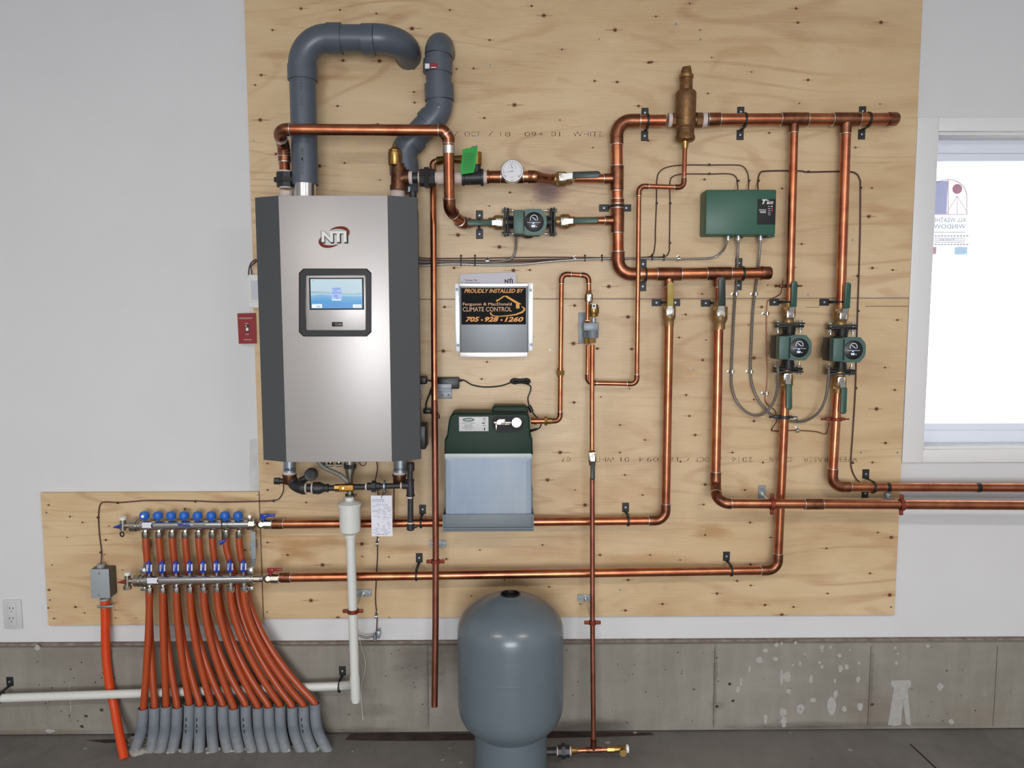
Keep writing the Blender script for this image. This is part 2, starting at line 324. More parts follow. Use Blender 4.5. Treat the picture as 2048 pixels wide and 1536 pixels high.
def textmb(body, px, py, d, h, width=None, bold=0, shear=0, rot=0, mb=None, off=.0006, align='CENTER', flip=False):
    # lettering lying on the surface at distance d; h = capital height and width in picture units
    cu = bpy.data.curves.new('t', 'FONT'); cu.body = body; cu.size = 1; cu.align_x = 'CENTER'; cu.align_y = 'CENTER'; cu.offset = bold; cu.shear = shear; cu.resolution_u = 3
    o = bpy.data.objects.new('t', cu); C.objects.link(o); dg = bpy.context.evaluated_depsgraph_get(); me = bpy.data.meshes.new_from_object(o.evaluated_get(dg))
    bpy.data.objects.remove(o); bpy.data.curves.remove(cu)
    k = 1/S(px, py, d); c = P(px, py, d+off); mb = mb or MB()
    if not len(me.vertices): return mb
    xs = [v.co.x for v in me.vertices]; ys = [v.co.y for v in me.vertices]; cx = (max(xs)+min(xs))/2; cy = (max(ys)+min(ys))/2
    hh = max(ys)-min(ys); ww = max(xs)-min(xs); sy = h*k/hh; sx = (width*k/ww) if width else sy
    R = Matrix.Rotation(-rot, 3, 'Y'); f = -1 if flip else 1
    mb.add([c+R @ V(((v.co.x-cx)*sx*f, 0, (v.co.y-cy)*sy)) for v in me.vertices], [list(p.vertices) for p in me.polygons])
    bpy.data.meshes.remove(me); return mb
def smooth(pts, n=8):
    pts = [V(p) for p in pts]; q = [pts[0]*2-pts[1]]+pts+[pts[-1]*2-pts[-2]]; out = []
    for i in range(1, len(q)-2):
        a, b, c, e = q[i-1:i+3]
        for k in range(n):
            t = k/n; out.append(.5*((2*b)+(c-a)*t+(2*a-5*b+4*c-e)*t*t+(3*b-a-3*c+e)*t**3))
    out.append(pts[-1]); return out
def arc_corner(a, p, b, R, n=8):
    u = (a-p).normalized(); w = (b-p).normalized(); th = u.angle(w); t = min(R/math.tan(th/2), (a-p).length*.49, (b-p).length*.49); R = t*math.tan(th/2)
    c = p+(u+w).normalized()*(R/math.sin(th/2)); s0 = p+u*t-c; s1 = p+w*t-c; tot = s0.angle(s1); ax = s0.cross(s1).normalized()
    return [c+Matrix.Rotation(tot*k/n, 3, ax) @ s0 for k in range(n+1)], t
def sring(mb, c, ax, r, w=.0022):
    mb.mi = 1; ax = V(ax).normalized(); mb.lathe(c, ax, [(r*1.0, -w), (r*1.17, -w*.5), (r*1.17, w*.5), (r*1.0, w)], 24, False); mb.mi = 0
def run(th, pts, r, mats=('copper', 'fit'), bend=2.5, elbow='elbow', pipe='pipe', sock=1.5, solder=True, fat=1.13, seg=24):
    pts = [V(p) for p in pts]; n = len(pts); cut = [0]*n; em = mats[1]
    for i in range(1, n-1):
        d1 = (pts[i]-pts[i-1]); d2 = (pts[i+1]-pts[i])
        if d1.angle(d2) < .12: continue
        L = min(d1.length, d2.length); arc, t = arc_corner(pts[i-1], pts[i], pts[i+1], min(r*bend, L*.45), 10)
        s = min(r*sock, L*.49-t) if L*.49 > t else 0; s = max(s, r*.2); d1.normalize(); d2.normalize()
        mb = MB(); mb.tube([arc[0]-d1*s]+arc+[arc[-1]+d2*s], r*fat, seg)
        if solder: sring(mb, arc[0]-d1*s, d1, r); sring(mb, arc[-1]+d2*s, d2, r)
        part(th, elbow, mb, (em, 'solder') if solder else em); cut[i] = t
    a = pts[0]
    for i in range(1, n):
        dirn = (pts[i]-pts[i-1]).normalized(); s0 = pts[i-1]+dirn*cut[i-1]; s1 = pts[i]-dirn*cut[i]
        part(th, pipe, MB().tube([s0, s1], r, seg), mats[0])
def tee(th, c, m, b, r, rb, L=2.1, mt='fit', name='tee'):
    c = V(c); m = V(m).normalized(); b = V(b).normalized(); mb = MB()
    mb.tube([c-m*r*L, c+m*r*L], r*1.13, 24); mb.tube([c, c+b*(r*1.1+rb*1.6)], rb*1.14, 20)
    sring(mb, c-m*r*L, m, r); sring(mb, c+m*r*L, m, r); sring(mb, c+b*(r*1.1+rb*1.6), b, rb)
    return part(th, name, mb, (mt, 'solder'))
def each(th, name, mt, items):
    for a, b, r in items: part(th, name, MB().tube([P(*a), P(*b)], r, 20), mt)
def coup(th, c, m, r, L=1.2, mt='fit', name='coupling', fat=1.13):
    m = V(m).normalized(); mb = MB(); mb.tube([V(c)-m*r*L, V(c)+m*r*L], r*fat, 24); sring(mb, V(c)-m*r*L, m, r); sring(mb, V(c)+m*r*L, m, r)
    return part(th, name, mb, (mt, 'solder'))
# ================================================================ THE SETTING
X0, X1, YB, ZC = -3.4, 5.2, -6.6, 2.95
DW = 0.018                                                    # drywall face, 18 mm behind the plywood face
wz0, wz1 = P(1950, 900, -DW).z, P(1950, 262, -DW).z           # window opening behind the casing
wx0 = P(1856, 560, -DW).x; wx1 = wx0 + 1.25; zb = P(1024, 1279, -DW).z
mb = MB()
for x0, x1, z0, z1 in ((X0, wx0, zb, ZC), (wx1, X1, zb, ZC), (wx0, wx1, zb, wz0), (wx0, wx1, wz1, ZC)):
    mb.box(V(((x0+x1)/2, DW+.07, (z0+z1)/2)), (x1-x0, .14, z1-z0))
mb.mi = 1                                                     # unpainted joint compound left at the board edge
mb.prism([P(498, 985, -DW+.0006), P(500, 880, -DW+.0006), P(512, 876, -DW+.0006), P(524, 878, -DW+.0006), P(524, 985, -DW+.0006)], (0, .0004, 0))
mb.prism([P(290, 1250, -DW+.0006), P(292, 1277, -DW+.0006), P(520, 1274, -DW+.0006), P(520, 1240, -DW+.0006)], (0, .0004, 0))
struct('wall_back', mb, ('drywall', 'patch'))
struct('wall_left', MB().box(V((X0-.05, YB/2, ZC/2)), (.1, -YB+.3, ZC)), 'drywall')
struct('wall_right', MB().box(V((X1+.05, YB/2, ZC/2)), (.1, -YB+.3, ZC)), 'drywall')
struct('wall_rear', MB().box(V(((X0+X1)/2, YB-.05, ZC/2)), (X1-X0+.2, .1, ZC)), 'drywall')
struct('ceiling', MB().box(V(((X0+X1)/2, YB/2, ZC+.05)), (X1-X0+.2, -YB+.3, .1)), 'drywall')
# concrete stem wall under the boarding, with form joints, paint splashes and pits
mb = MB().box(V(((X0+X1)/2, .06, zb/2)), (X1-X0, .16, zb-.012))
mb.mi = 1
for px in (855, 1430, 1742, 1995): a, b = P(px, 1292, .02), P(px+(2 if px < 1800 else 1), 1452, .02); mb.box(V((a.x, -.0202, (a.z+b.z)/2)), (.0016, .001, a.z-b.z))
random.seed(3); mb.mi = 2
for x, y, ww, hh in ((1553, 1290, 9, 9), (1531, 1301, 9, 9), (1519, 1320, 13, 13), (1551, 1318, 10, 9), (1591, 1286, 6, 7), (1644, 1295, 9, 9), (1661, 1294, 6, 6), (1679, 1311, 9, 9), (1639, 1325, 6, 6), (1644, 1334, 7, 7), (1681, 1337, 10, 14), (1693, 1334, 8, 12), (1574, 1353, 16, 22), (1563, 1355, 6, 30), (1622, 1359, 8, 16), (1578, 1382, 9, 11), (1716, 1359, 9, 12), (1499, 1338, 4, 16), (1482, 1364, 5, 18), (1476, 1380, 8, 14), (1671, 1388, 10, 18), (1663, 1412, 20, 38), (1689, 1418, 10, 12), (1720, 1413, 12, 16), (1601, 1417, 14, 20), (1566, 1424, 16, 18), (1568, 1444, 12, 22), (1531, 1438, 7, 22), (1626, 1400, 12, 10), (1790, 1296, 6, 6), (1796, 1307, 5, 5), (1793, 1326, 7, 9), (1856, 1292, 8, 7), (1903, 1444, 10, 12), (1880, 1374, 12, 16), (1610, 1308, 4, 5), (1586, 1330, 4, 4), (1600, 1328, 4, 10), (1563, 1287, 4, 8), (1718, 1326, 5, 6), (1670, 1362, 5, 10), (1644, 1302, 4, 5), (1700, 1300, 4, 4), (140, 1395, 2, 62), (100, 1462, 18, 8), (75, 1296, 12, 12)):
    mb.blob(x, y, .02, ww, hh, 12, .22)
mb.prism([P(x, y, .0205) for x, y in ((1783, 1361), (1821, 1360), (1822, 1372), (1815, 1378), (1822, 1452), (1812, 1448), (1806, 1400), (1802, 1450), (1790, 1452), (1776, 1450), (1784, 1400), (1788, 1376), (1782, 1370))], (0, .0002, 0))
mb.mi = 1
for i in range(70):
    x = random.choice((random.uniform(1210, 1480), random.uniform(60, 230), random.uniform(900, 1400), random.uniform(1440, 1990), random.uniform(690, 900)))
    mb.blob(x, random.uniform(1300, 1445), .02, random.uniform(1.5, 4), random.uniform(1.5, 4.5), 7, .3)
for x, y in ((1434, 1413), (1744, 1409), (1466, 1402), (1460, 1368), (172, 1432), (203, 1420), (164, 1453)): mb.blob(x, y, .02, 7, 6, 9, .3)
struct('wall_base', mb, ('stem', 'pit', 'splash'))
# gasket and dirt line between boarding and concrete
mb = MB(); mb.box(V(((X0+X1)/2, .04, zb-.004)), (X1-X0, .08, .010)); struct('trim_1', mb, 'sill')
# floor, with the dark strip along the wall and a few stains
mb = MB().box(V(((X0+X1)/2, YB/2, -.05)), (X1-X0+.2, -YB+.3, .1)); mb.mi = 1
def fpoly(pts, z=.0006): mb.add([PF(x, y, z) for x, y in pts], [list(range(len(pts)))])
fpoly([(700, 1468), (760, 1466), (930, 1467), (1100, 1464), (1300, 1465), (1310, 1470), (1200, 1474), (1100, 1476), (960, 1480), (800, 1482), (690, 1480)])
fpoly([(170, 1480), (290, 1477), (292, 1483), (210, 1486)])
mb.mi = 2
for x, y, r_ in ((1215, 1485, 6), (705, 1503, 3), (170, 1497, 4), (900, 1497, 3), (885, 1520, 4), (922, 1525, 4), (1270, 1465, 5), (1700, 1500, 5), (1580, 1465, 3)):
    c = PF(x, y, .0008); mb.add([c+V((math.cos(a)*r_*.0017*random.uniform(.7, 1.2), math.sin(a)*r_*.0017*random.uniform(.7, 1.2), 0)) for a in [k*.6283 for k in range(10)]], [list(range(10))])
mb.mi = 3; a, b = PF(1819, 1488, .001), PF(1895, 1560, .001); mb.add([a, a+V((.006, 0, 0)), b+V((.008, 0, 0)), b], [[0, 1, 2, 3]])
struct('floor', mb, ('floor', 'dirt', 'splash', 'darkgap'))

# window: casing, jamb, vinyl frame, pane
wn = bpy.data.objects.new('window_1', None); C.objects.link(wn); wn.location = V(((wx0+wx1)/2, 0, wz0)); wn['kind'] = 'structure'
cx0 = 2.4428; cx1 = wx1+(wx0-cx0); cz0 = P(1950, 925, -DW+.018).z; cz1 = P(1950, 234, -DW+.018).z
def frame4(mb, x0, x1, z0, z1, X0_, X1_, Z0_, Z1_, y0, y1, bev=.003):       # inner and outer rectangle, mitred look from four boards
    yc, t = (y0+y1)/2, abs(y1-y0)
    mb.box(V(((X0_+x0)/2, yc, (Z0_+Z1_)/2)), (x0-X0_, t, Z1_-Z0_), bev); mb.box(V(((x1+X1_)/2, yc, (Z0_+Z1_)/2)), (X1_-x1, t, Z1_-Z0_), bev)
    mb.box(V(((x0+x1)/2, yc, (Z0_+z0)/2)), (x1-x0+.001, t, z0-Z0_), bev); mb.box(V(((x0+x1)/2, yc, (z1+Z1_)/2)), (x1-x0+.001, t, Z1_-z1), bev); return mb
part(wn, 'casing', frame4(MB(), wx0+.004, wx1-.004, wz0+.004, wz1-.004, cx0, cx1, cz0, cz1, DW, DW-.017), 'trimw')
part(wn, 'jamb', frame4(MB(), wx0+.014, wx1-.014, wz0+.014, wz1-.014, wx0-.002, wx1+.002, wz0-.002, wz1+.002, DW, DW+.10, 0), 'trimw')
part(wn, 'window_frame', frame4(MB(), wx0+.046, wx1-.046, wz0+.062, wz1-.062, wx0+.012, wx1-.012, wz0+.012, wz1-.012, DW+.09, DW+.14, .004), 'vinyl')
part(wn, 'sash', frame4(MB(), wx0+.062, wx1-.062, wz0+.088, wz1-.088, wx0+.044, wx1-.044, wz0+.060, wz1-.060, DW+.10, DW+.13, .004), 'vinyl')
part(wn, 'pane', MB().box(V(((wx0+wx1)/2, DW+.118, (wz0+wz1)/2)), (wx1-wx0-.11, .004, wz1-wz0-.16)), 'glass')
# maker's sticker, stuck to the outside of the glass and so read in reverse
DG = -(DW+.121)
mb = MB(); mb.pbox(1862, 355, 1943, 511, DG-.0004, DG); mb.mi = 1; mb.pbox(1866, 362, 1894, 428, DG, DG+.0004)
mb.mi = 2; mb.lathe(P(1914, 378, DG+.0004), (0, -1, 0), [(.019, 0), (.019, .0004)], 20)
arcp = [P(1896+37*math.cos(t), 392-33*math.sin(t), DG+.0008) for t in [math.pi*k/14 for k in range(15)]]+[P(1859, 428, DG+.0008)]
mb.mi = 2; mb.tube(arcp, .0012, 6); mb.tube([P(1933, 392, DG+.0008), P(1933, 429, DG+.0008), P(1861, 429, DG+.0008)], .0012, 6); mb.tube([P(1896, 360, DG+.0008), P(1896, 429, DG+.0008)], .0012, 6)
for x in (1904, 1914, 1924): mb.tube([P(1914, 392, DG+.0008), P(x+(x-1914)*1.2, 428, DG+.0008)], .0008, 6)
mb.mi = 3; textmb('ALL WEATHER', 1896, 440, DG, 9, 72, .01, mb=mb, flip=True); textmb('WINDOWS', 1896, 453, DG, 9, 70, .01, mb=mb, flip=True)
for k in range(12): x = 1863+k*6.3; mb.pbox(x, 471, x+4, 473, DG, DG+.0006); mb.pbox(x, 488, x+4, 490, DG, DG+.0006)
for y in (464, 476, 480, 484): mb.pbox(1868, y, 1930, y+1, DG, DG+.0005)
mb.mi = 4; mb.pbox(1909, 494, 1934, 509, DG, DG+.0004); mb.mi = 2; mb.pbox(1863, 494, 1872, 508, DG, DG+.0004)
mb.mi = 3; textmb('Energy', 1893, 479, DG, 5, 30, .01, mb=mb, flip=True)
mono('window_sticker', mb, ('stkw', 'stkb', 'stkr', 'stki', 'stkc'), 'pale maker\'s sticker with arched window picture on the window pane', 'sticker')
# outdoors
mb = MB(); bm = bmesh.new(); bmesh.ops.create_grid(bm, x_segments=60, y_segments=60, size=1)
random.seed(5)
for v in bm.verts: v.co = V((v.co.x*45+8, .4+(v.co.y+1)*30, -.35+random.uniform(-.04, .04)*(1 if v.co.y < .3 else 0)))
mb.bm(bm); struct('ground', mb, 'snow')
h = thing('house', 'distant pale house with a low roof seen through the window', 'house', V((35.7, 40, -.3)))
part(h, 'wall', MB().box(V((35.7, 40, 1.4)), (8, 6, 3.8)), 'house')
part(h, 'roof', MB().prism([V((30.9, 36.6, 3.3)), V((35.7, 36.6, 5.2)), V((40.5, 36.6, 3.3))], (0, 6.8, 0)), 'roofm')

# ================================================================ PLYWOOD SHEETS
KN = '''602,17 753,27 1088,31 1312,33 1379,7 1592,17 1762,45 1596,45 824,57 1063,12 979,80 1423,115 1303,124 1503,144 1616,160 1599,207 1234,164 1297,125 1760,208 1029,210 1124,99
827,137 913,138 759,122 686,121 947,137 828,184 675,212 522,150 755,248 969,236 829,205 1189,162 1277,212 1416,187 1711,295 1744,376 1564,377 1409,359 1538,266 1738,433 1603,488 1745,536 1588,535 1296,281 1535,570 1186,295
760,360 689,326 552,308 638,332 1020,385 979,412 916,470 999,494 908,536 1027,541 1060,540 1061,587 1075,598 889,614 1064,674 887,702 974,724 963,758 1218,573 1149,611 1256,634 1195,697 1147,687 1404,588 1371,629 1358,675
1412,680 1263,698 1259,777 1148,805 1202,794 1523,614 1405,720 1497,650 1508,716 1508,799 1508,842 1770,735 1753,818 1785,540 1715,552 1771,886 1745,925 1379,832 1361,923 1410,969 1407,1009 1490,980 1526,925
1500,1045 1501,1129 1502,1171 1541,1075 1756,1065 1740,1147 1653,1097 1655,1187 1783,1075 1474,1162 1325,1208 1251,1221 1256,1160 1160,1208 943,1192 1009,1160 1098,1174 1434,1187 1563,1230 1587,1214 778,1114 622,1201 676,1236 778,1237
724,1088 893,1118 612,1005 535,927 505,990 535,980 535,1085 575,1110 645,1130 725,1113 1150,980 1170,1010 1250,950 1290,880 1240,850 1285,990 1120,905 1095,960 1300,1110 1200,1110 1085,1090 960,1100 1360,1120 1390,870 1372,790
640,480 1240,905 1465,905 1590,690 1795,640 1790,780 1750,1010 1780,1190 1680,1000 1530,1210 1410,1070 1120,240 1400,60 1230,60 900,20 680,20 545,60 510,170 520,240'''
SK = '140,1033 218,1052 212,1080 209,1109 134,1075 97,1010 98,1180 97,1216 151,1214 169,1226 231,1236 230,1220 108,1237 272,1236 190,1180 300,1160 310,1040 490,1100 515,990 370,1018 104,1130 165,1045 245,1140'
def knots(mb, s, rng, d=0, small=1.):
    n0 = len(mb.v)
    random.seed(11)
    for t in s.split():
        x, y = map(float, t.split(','))
        if not (rng[0] < y < rng[1]): continue
        q = random.choice((3, 4, 4.5, 5.5, 7.5))*small; k = .0002
        mb.mi = 6; mb.blob(x+random.uniform(-3, 3), y, d, q*4.6, q*.26, 10, .3, k); mb.mi = 2
        mb.blob(x, y, d, q*1.55, q*1.2, 14, .1, k*1.6)
        mb.mi = 1; mb.blob(x+random.uniform(-.6, .6), y, d, q*.95, q*.75, 14, .12, k*2.6)
def sheet(name, x0, x1, z0, z1, label, rng, ks=KN, extra=None, front=0.0):
    mb = MB().box(V(((x0+x1)/2, front+DW/2, (z0+z1)/2)), (x1-x0, DW-.0005, z1-z0), .0012, None, 1); knots(mb, ks, rng, -front, .65 if ks is SK else 1.)
    for v in mb.v: v.x = min(max(v.x, x0), x1); v.z = min(max(v.z, z0), z1)
    if extra: extra(mb)
    mb.mi = 5
    return mono(name, mb, ('ply', 'knot', 'knotr', 'burn', 'stamp', 'zinc', 'streak'), label, 'plywood', V(((x0+x1)/2, 0, z0)), 'plywood sheets on the wall')
def up_extra(mb):
    mb.mi = 4
    for s, x, ww in (('/', 912, 8), ('OCT', 945, 32), ('/', 981, 10), ('18', 1011, 20), ('09', 1061, 24), ('4', 1081, 9), ('01', 1111, 18), ('WHITE', 1175, 58)): textmb(s, x, 268, 0, 9, ww, -.012, mb=mb)
    for x in range(902, 1208, 5): mb.mi = 0; mb.pbox(x, 262, x+1.2, 274, .0004, .0011)
    screws(mb, ((1401, 79), (1352, 48), (727, 288), (507, 281), (1198, 78), (1616, 590), (955, 275), (1180, 262), (1236, 390), (1705, 480), (980, 130)))
def screws(mb, pts, d=0):
    for x, y in pts: mb.mi = 5; mb.lathe(P(x, y, d), (0, -1, 0), [(.004, 0), (.004, .0008)], 10); mb.mi = 1; mb.blob(x, y, d, 1.8, 1.8, 6, .1, .0011)
def low_extra(mb):
    mb.mi = 1; mb.pbox(1730, 612, 1816, 613, .0002, .0006); mb.pbox(1612, 614, 1640, 614.7, .0002, .0006)
    mb.mi = 4
    for s, x, ww in (('WESTFRASER', 1660, 108), ('O.K.S', 1562, 46), ('2016', 1484, 44), ('/', 1440, 10), ('OCT', 1405, 28), ('/', 1376, 8), ('18', 1345, 22), ('09', 1305, 24), ('4', 1282, 9), ('01', 1250, 18), ('WHITE', 1205, 50), ('07', 1132, 18)): textmb(s, x, 919, 0, 9, ww, -.012, rot=math.pi, mb=mb)
    for x in range(1118, 1716, 5): mb.mi = 0; mb.pbox(x, 912, x+1.2, 926, .0004, .0011)
    screws(mb, ((1381, 736), (1386, 611), (534, 1224), (1782, 1214), (1795, 905), (1722, 905), (1000, 980), (1240, 1180), (1100, 700)))
sheet('plywood_sheet', 0.0, 2.44, ZF, ZF+1.2205, 'large pale spruce plywood sheet behind the tank and lower pipes', (604, 1300), KN, low_extra)
sheet('plywood_sheet', .004, 2.442, ZF+1.2230, 2.90, 'large pale spruce plywood sheet behind the vent pipes, reaching the picture\'s top', (-50, 600), KN, up_extra)
sx0 = P(88, 1120, .001).x; sz0 = P(300, 1250, .001).z; sz1 = P(300, 985, .001).z
sheet('plywood_sheet', sx0, -.0035, sz0, sz1, 'small pale plywood sheet behind the heating manifolds', (980, 1260), SK, lambda mb: screws(mb, ((93, 1025), (515, 1235), (100, 1200))))

# ================================================================ SMALL FIXTURES used many times
def strap(px, py, d, pipe_dir, r, sides, label, group='black pipe straps screwed to the plywood', wall=0.0, name='pipe_strap'):
    # bell-hanger strap: band round the pipe and one or two screwed plates; sides = offsets (+1/-1) across the pipe
    c = P(px, py, d); t = thing(name, label, 'pipe strap', V((c.x, -wall, c.z)), group)
    ax = V((1, 0, 0)) if pipe_dir == 'h' else V((0, 0, 1)); cr = V((0, 0, 1)) if pipe_dir == 'h' else V((1, 0, 0))
    mb = MB(); prof = [(r+.0005, -.0035), (r+.0035, -.0035), (r+.0035, .0035), (r+.0005, .0035)]; mb.lathe(c, ax, prof+[prof[0]], 28, False); part(t, 'band', mb, 'blackp')
    for s in sides:
        q = V((c.x, -wall, c.z))+cr*s*(r+.020)
        sz = (.026, .0025, .036) if pipe_dir == 'h' else (.036, .0025, .026)
        mb = MB().box(q+V((0, -.00135, 0)), sz, .0008, None, 1)
        e = q-cr*s*.014; f = c+cr*s*(r+.002); mb.box((e+f)/2, ((.010 if pipe_dir == 'h' else .003), (e-f).length, (.003 if pipe_dir == 'h' else .010)))
        pl = part(t, 'plate', mb, 'blackp'); mb = MB().lathe(q+V((0, -.0025, 0)), (0, -1, 0), [(.0045, 0), (.004, .0025), (.001, .003)], 10); part(t, 'screw', mb, 'zinc', pl)
    return t
def hanger(ppx, ppy, rpx, rpy, d, r, ring_ax, label, horiz=True, ringmat='redring', wall=0.0):
    a = P(ppx, ppy, wall+.003); c = P(rpx, rpy, d); t = thing('ring_hanger', label, 'pipe hanger', V((a.x, -wall, a.z)), 'ring hangers on threaded rods')
    sz = (.062, .003, .028) if horiz else (.028, .003, .062); mb = MB().box(V((a.x, -wall-.0017, a.z)), sz, .001, None, 1); pl = part(t, 'plate', mb, 'zinc')
    o = V((.022, 0, 0)) if horiz else V((0, 0, .022))
    for s in (1, -1): part(t, 'screw', MB().lathe(V((a.x, -wall-.003, a.z))+o*s, (0, -1, 0), [(.0055, 0), (.005, .003), (.001, .0035)], 10), 'zinc', pl)
    e = c+V((0, r+.003, 0)); part(t, 'rod', MB().tube([a, e], .0048, 10).tube([a, a+(e-a).normalized()*.012], .009, 6), 'steel')
    ax = V(ring_ax); cr = V((1, 0, 0)) if abs(ax.z) > .5 else V((0, 0, 1)); mb = MB(); prof = [(r+.0005, -.007), (r+.004, -.007), (r+.004, .007), (r+.0005, .007)]; mb.lathe(c, ax, prof+[prof[0]], 28, False)
    for s in (1, -1):
        q = c+cr*s*(r+.011); mb.box(q, (.020, .010, .013) if abs(ax.z) > .5 else (.013, .010, .020), .003); mb.ball(q+V((0, -.006, 0)), .0045, (1, .6, 1), 10)
    part(t, 'ring', mb, ringmat); return t
def clip(px, py, kind, rot, label, group, d=.004):
    c = P(px, py, 0); 
    if kind == 'staple':                                       # small black insulated staple
        t = MB().box(c+V((0, -d-.002, 0)), (.0075, .007, .0085) if not rot else (.0085, .007, .0075), .002); return mono('cable_staple', t, 'black', label, 'cable staple', None, group)
    mb = MB().box(c+V((0, -.001, .010) if not rot else V((-.012, -.001, 0))), (.011, .002, .013) if not rot else (.013, .002, .011), .001)
    ax = V((1, 0, 0)) if not rot else V((0, 0, 1)); mb.tube([c+V((0, -.008, 0))-ax*.0055, c+V((0, -.008, 0))+ax*.0055], .0078, 14)
    mb.ball(c+V((0, -.003, .011) if not rot else V((-.013, -.003, 0))), .0035, (1, .7, 1), 8)
    return mono('cable_clip', mb, 'steel', label, 'cable clip', None, group)
def valve(label, c, ax, r, L, R, plate, h0, h1, hw, hmat, bmat='vbrass', dh=None, body='lathe', group='quarter-turn ball valves', hd=.05, bend=True):
    c = V(c); ax = V(ax).normalized(); t = thing('ball_valve', label, 'ball valve', c, group)
    mb = MB().lathe(c, ax, [(r*1.05, -L), (r*1.22, -L), (r*1.22, -L*.62), (r*1.35, -L*.55), (R, -L*.32), (R, L*.28), (r*1.38, L*.5), (r*1.22, L*.6), (r*1.22, L), (r*1.05, L)], 28)
    mb.tube([c-ax*L*.58, c-ax*L*.36], R*1.02, 6)
    pc = P(*plate, -c.y+R+.012); mb.tube([V((pc.x, c.y, pc.z)), V((pc.x, pc.y+.004, pc.z))], R*.52, 14); part(t, 'body', mb, bmat)
    a = P(h0[0], h0[1], -pc.y+.002); b = P(h1[0], h1[1], -pc.y+.012); u = (b-a).normalized(); k = V((0, 1, 0)); sd = u.cross(k).normalized(); hwm = hw/S(h0[0], h0[1], -pc.y)/2
    pw = hwm*.95; mb = MB().box(pc+V((0, .001, 0)), (.026, .003, .026), .003)
    q = pc; mb.prism([q-sd*pw, q+sd*pw, a+u*.01+sd*hwm*.8, a+u*.01-sd*hwm*.8], (0, -.0025, 0)); st = part(t, 'handle_plate', mb, 'steel')
    part(t, 'stem_nut', MB().tube([pc+V((0, .002, 0)), pc+V((0, -.006, 0))], .0085, 6).tube([pc, pc+V((0, -.011, 0))], .0042, 10), 'nickel', st)
    mb = MB(); prof = [a-sd*hwm, a+sd*hwm]; n = 6
    e = b-u*hwm; prof += [e+(sd*math.cos(math.pi*i/n)+u*math.sin(math.pi*i/n))*hwm for i in range(n+1)]
    bm = bmesh.new(); vv = [bm.verts.new(p) for p in prof]; f = bm.faces.new(vv); ex = bmesh.ops.extrude_face_region(bm, geom=[f]); 
    for g in ex['geom']:
        if isinstance(g, bmesh.types.BMVert): g.co += V((0, -.009, 0))
    bmesh.ops.recalc_face_normals(bm, faces=bm.faces[:]); bmesh.ops.bevel(bm, geom=[e2 for e2 in bm.edges], offset=.002, segments=2, affect='EDGES', profile=.5)
    mb.bm(bm); part(t, 'handle', mb, hmat); return t
def pump(label, c, ax, off, light=True):
    c = V(c); ax = V(ax).normalized(); t = thing('circulator_pump', label, 'pump', c, 'green circulator pumps'); cr = V((1, 0, 0)) if abs(ax.z) > .5 else V((0, 0, 1)); Y = V((0, 1, 0))
    mb = MB().tube([c-ax*.078, c-ax*.05, c-ax*.03, c+ax*.03, c+ax*.05, c+ax*.078], [.026, .021, .024, .024, .021, .026], 20)
    mb.lathe(c+V((off[0], .012, off[1])), (0, -1, 0), [(.030, 0), (.046, .008), (.047, .045), (.040, .05)], 28); part(t, 'volute', mb, 'volute')
    for s in (1, -1):
        q = c+ax*s*.078; sz = (.098, .044, .010) if abs(ax.z) > .5 else (.010, .044, .098); fl = part(t, 'flange', MB().box(q, sz, .004), 'volute')
        q2 = c+ax*s*.0885; part(t, 'valve_flange', MB().box(q2, (.102, .046, .007) if abs(ax.z) > .5 else (.007, .046, .102), .003), 'hdark', fl)
        for e in (1, -1):
            p = q+cr*e*.041; mb = MB().tube([p-ax*s*.024, p+ax*s*.017], .0038, 10).tube([p-ax*s*.014, p-ax*s*.006], .0078, 6).tube([p+ax*s*.0145, p+ax*s*.021], .0080, 6); part(t, 'bolt', mb, 'steel', fl)
    o = c+V((off[0], 0, off[1])); zf = -.112                    # front of the cover
    part(t, 'motor_housing', MB().box(o+V((-.005, -.052, 0)), (.094, .070, .084), .004), 'pumpdark')
    mb = MB().box(o+V((-.031, zf+.016, 0)), (.044, .036, .083), .004); r8 = .047; x8 = .016
    mb.prism([o+V((x8+r8*a, zf+.034, r8*b*.95)) for a, b in ((-.75, -.9), (-.45, -1), (.55, -1), (.9, -.55), (.98, -.3), (.98, .3), (.9, .6), (.55, 1), (-.45, 1), (-.75, .9))], (0, -.036, 0))
    cv = part(t, 'control_cover', mb, 'pump')
    f = o+V((x8+.002, zf-.0022, 0)); mb = MB().lathe(f+V((0, .002, 0)), (0, -1, 0), [(.034, 0), (.034, .002), (.032, .0035)], 32); part(t, 'control_face', mb, 'black', cv)
    f = f+V((0, -.0018, 0))
    arc = [f+V((.0125*math.cos(k), 0, .011+.0125*math.sin(k))) for k in [math.radians(-30+i*12) for i in range(21)]]; mb = MB().tube(arc, .0007, 5)
    mb.tube([f+V((-.006, 0, .016)), f+V((.007, 0, .006))], .0009, 5); mb.box(f+V((0, 0, -.002)), (.046, .0006, .0007))
    k = S(*_px(f), -f.y); px, py = _px(f+V((-.002, 0, -.0145))); textmb('00', px, py, -f.y, .0075*k, .013*k, .03, mb=mb); textmb('0', px+.011*k, py+1, -f.y, .004*k, .003*k, mb=mb)
    part(t, 'dial_markings', mb, 'lcdtext', cv); part(t, 'indicator_light', MB().box(f+V((-.002, -.0003, -.0055)), (.006, .001, .0035), .0005), 'ledb', cv); return t
def _px(p):
    q = p-CAMP; z = q.dot(FW); return 1024+FOC*q.dot(RT2)/z, 768-FOC*q.dot(UP2)/z
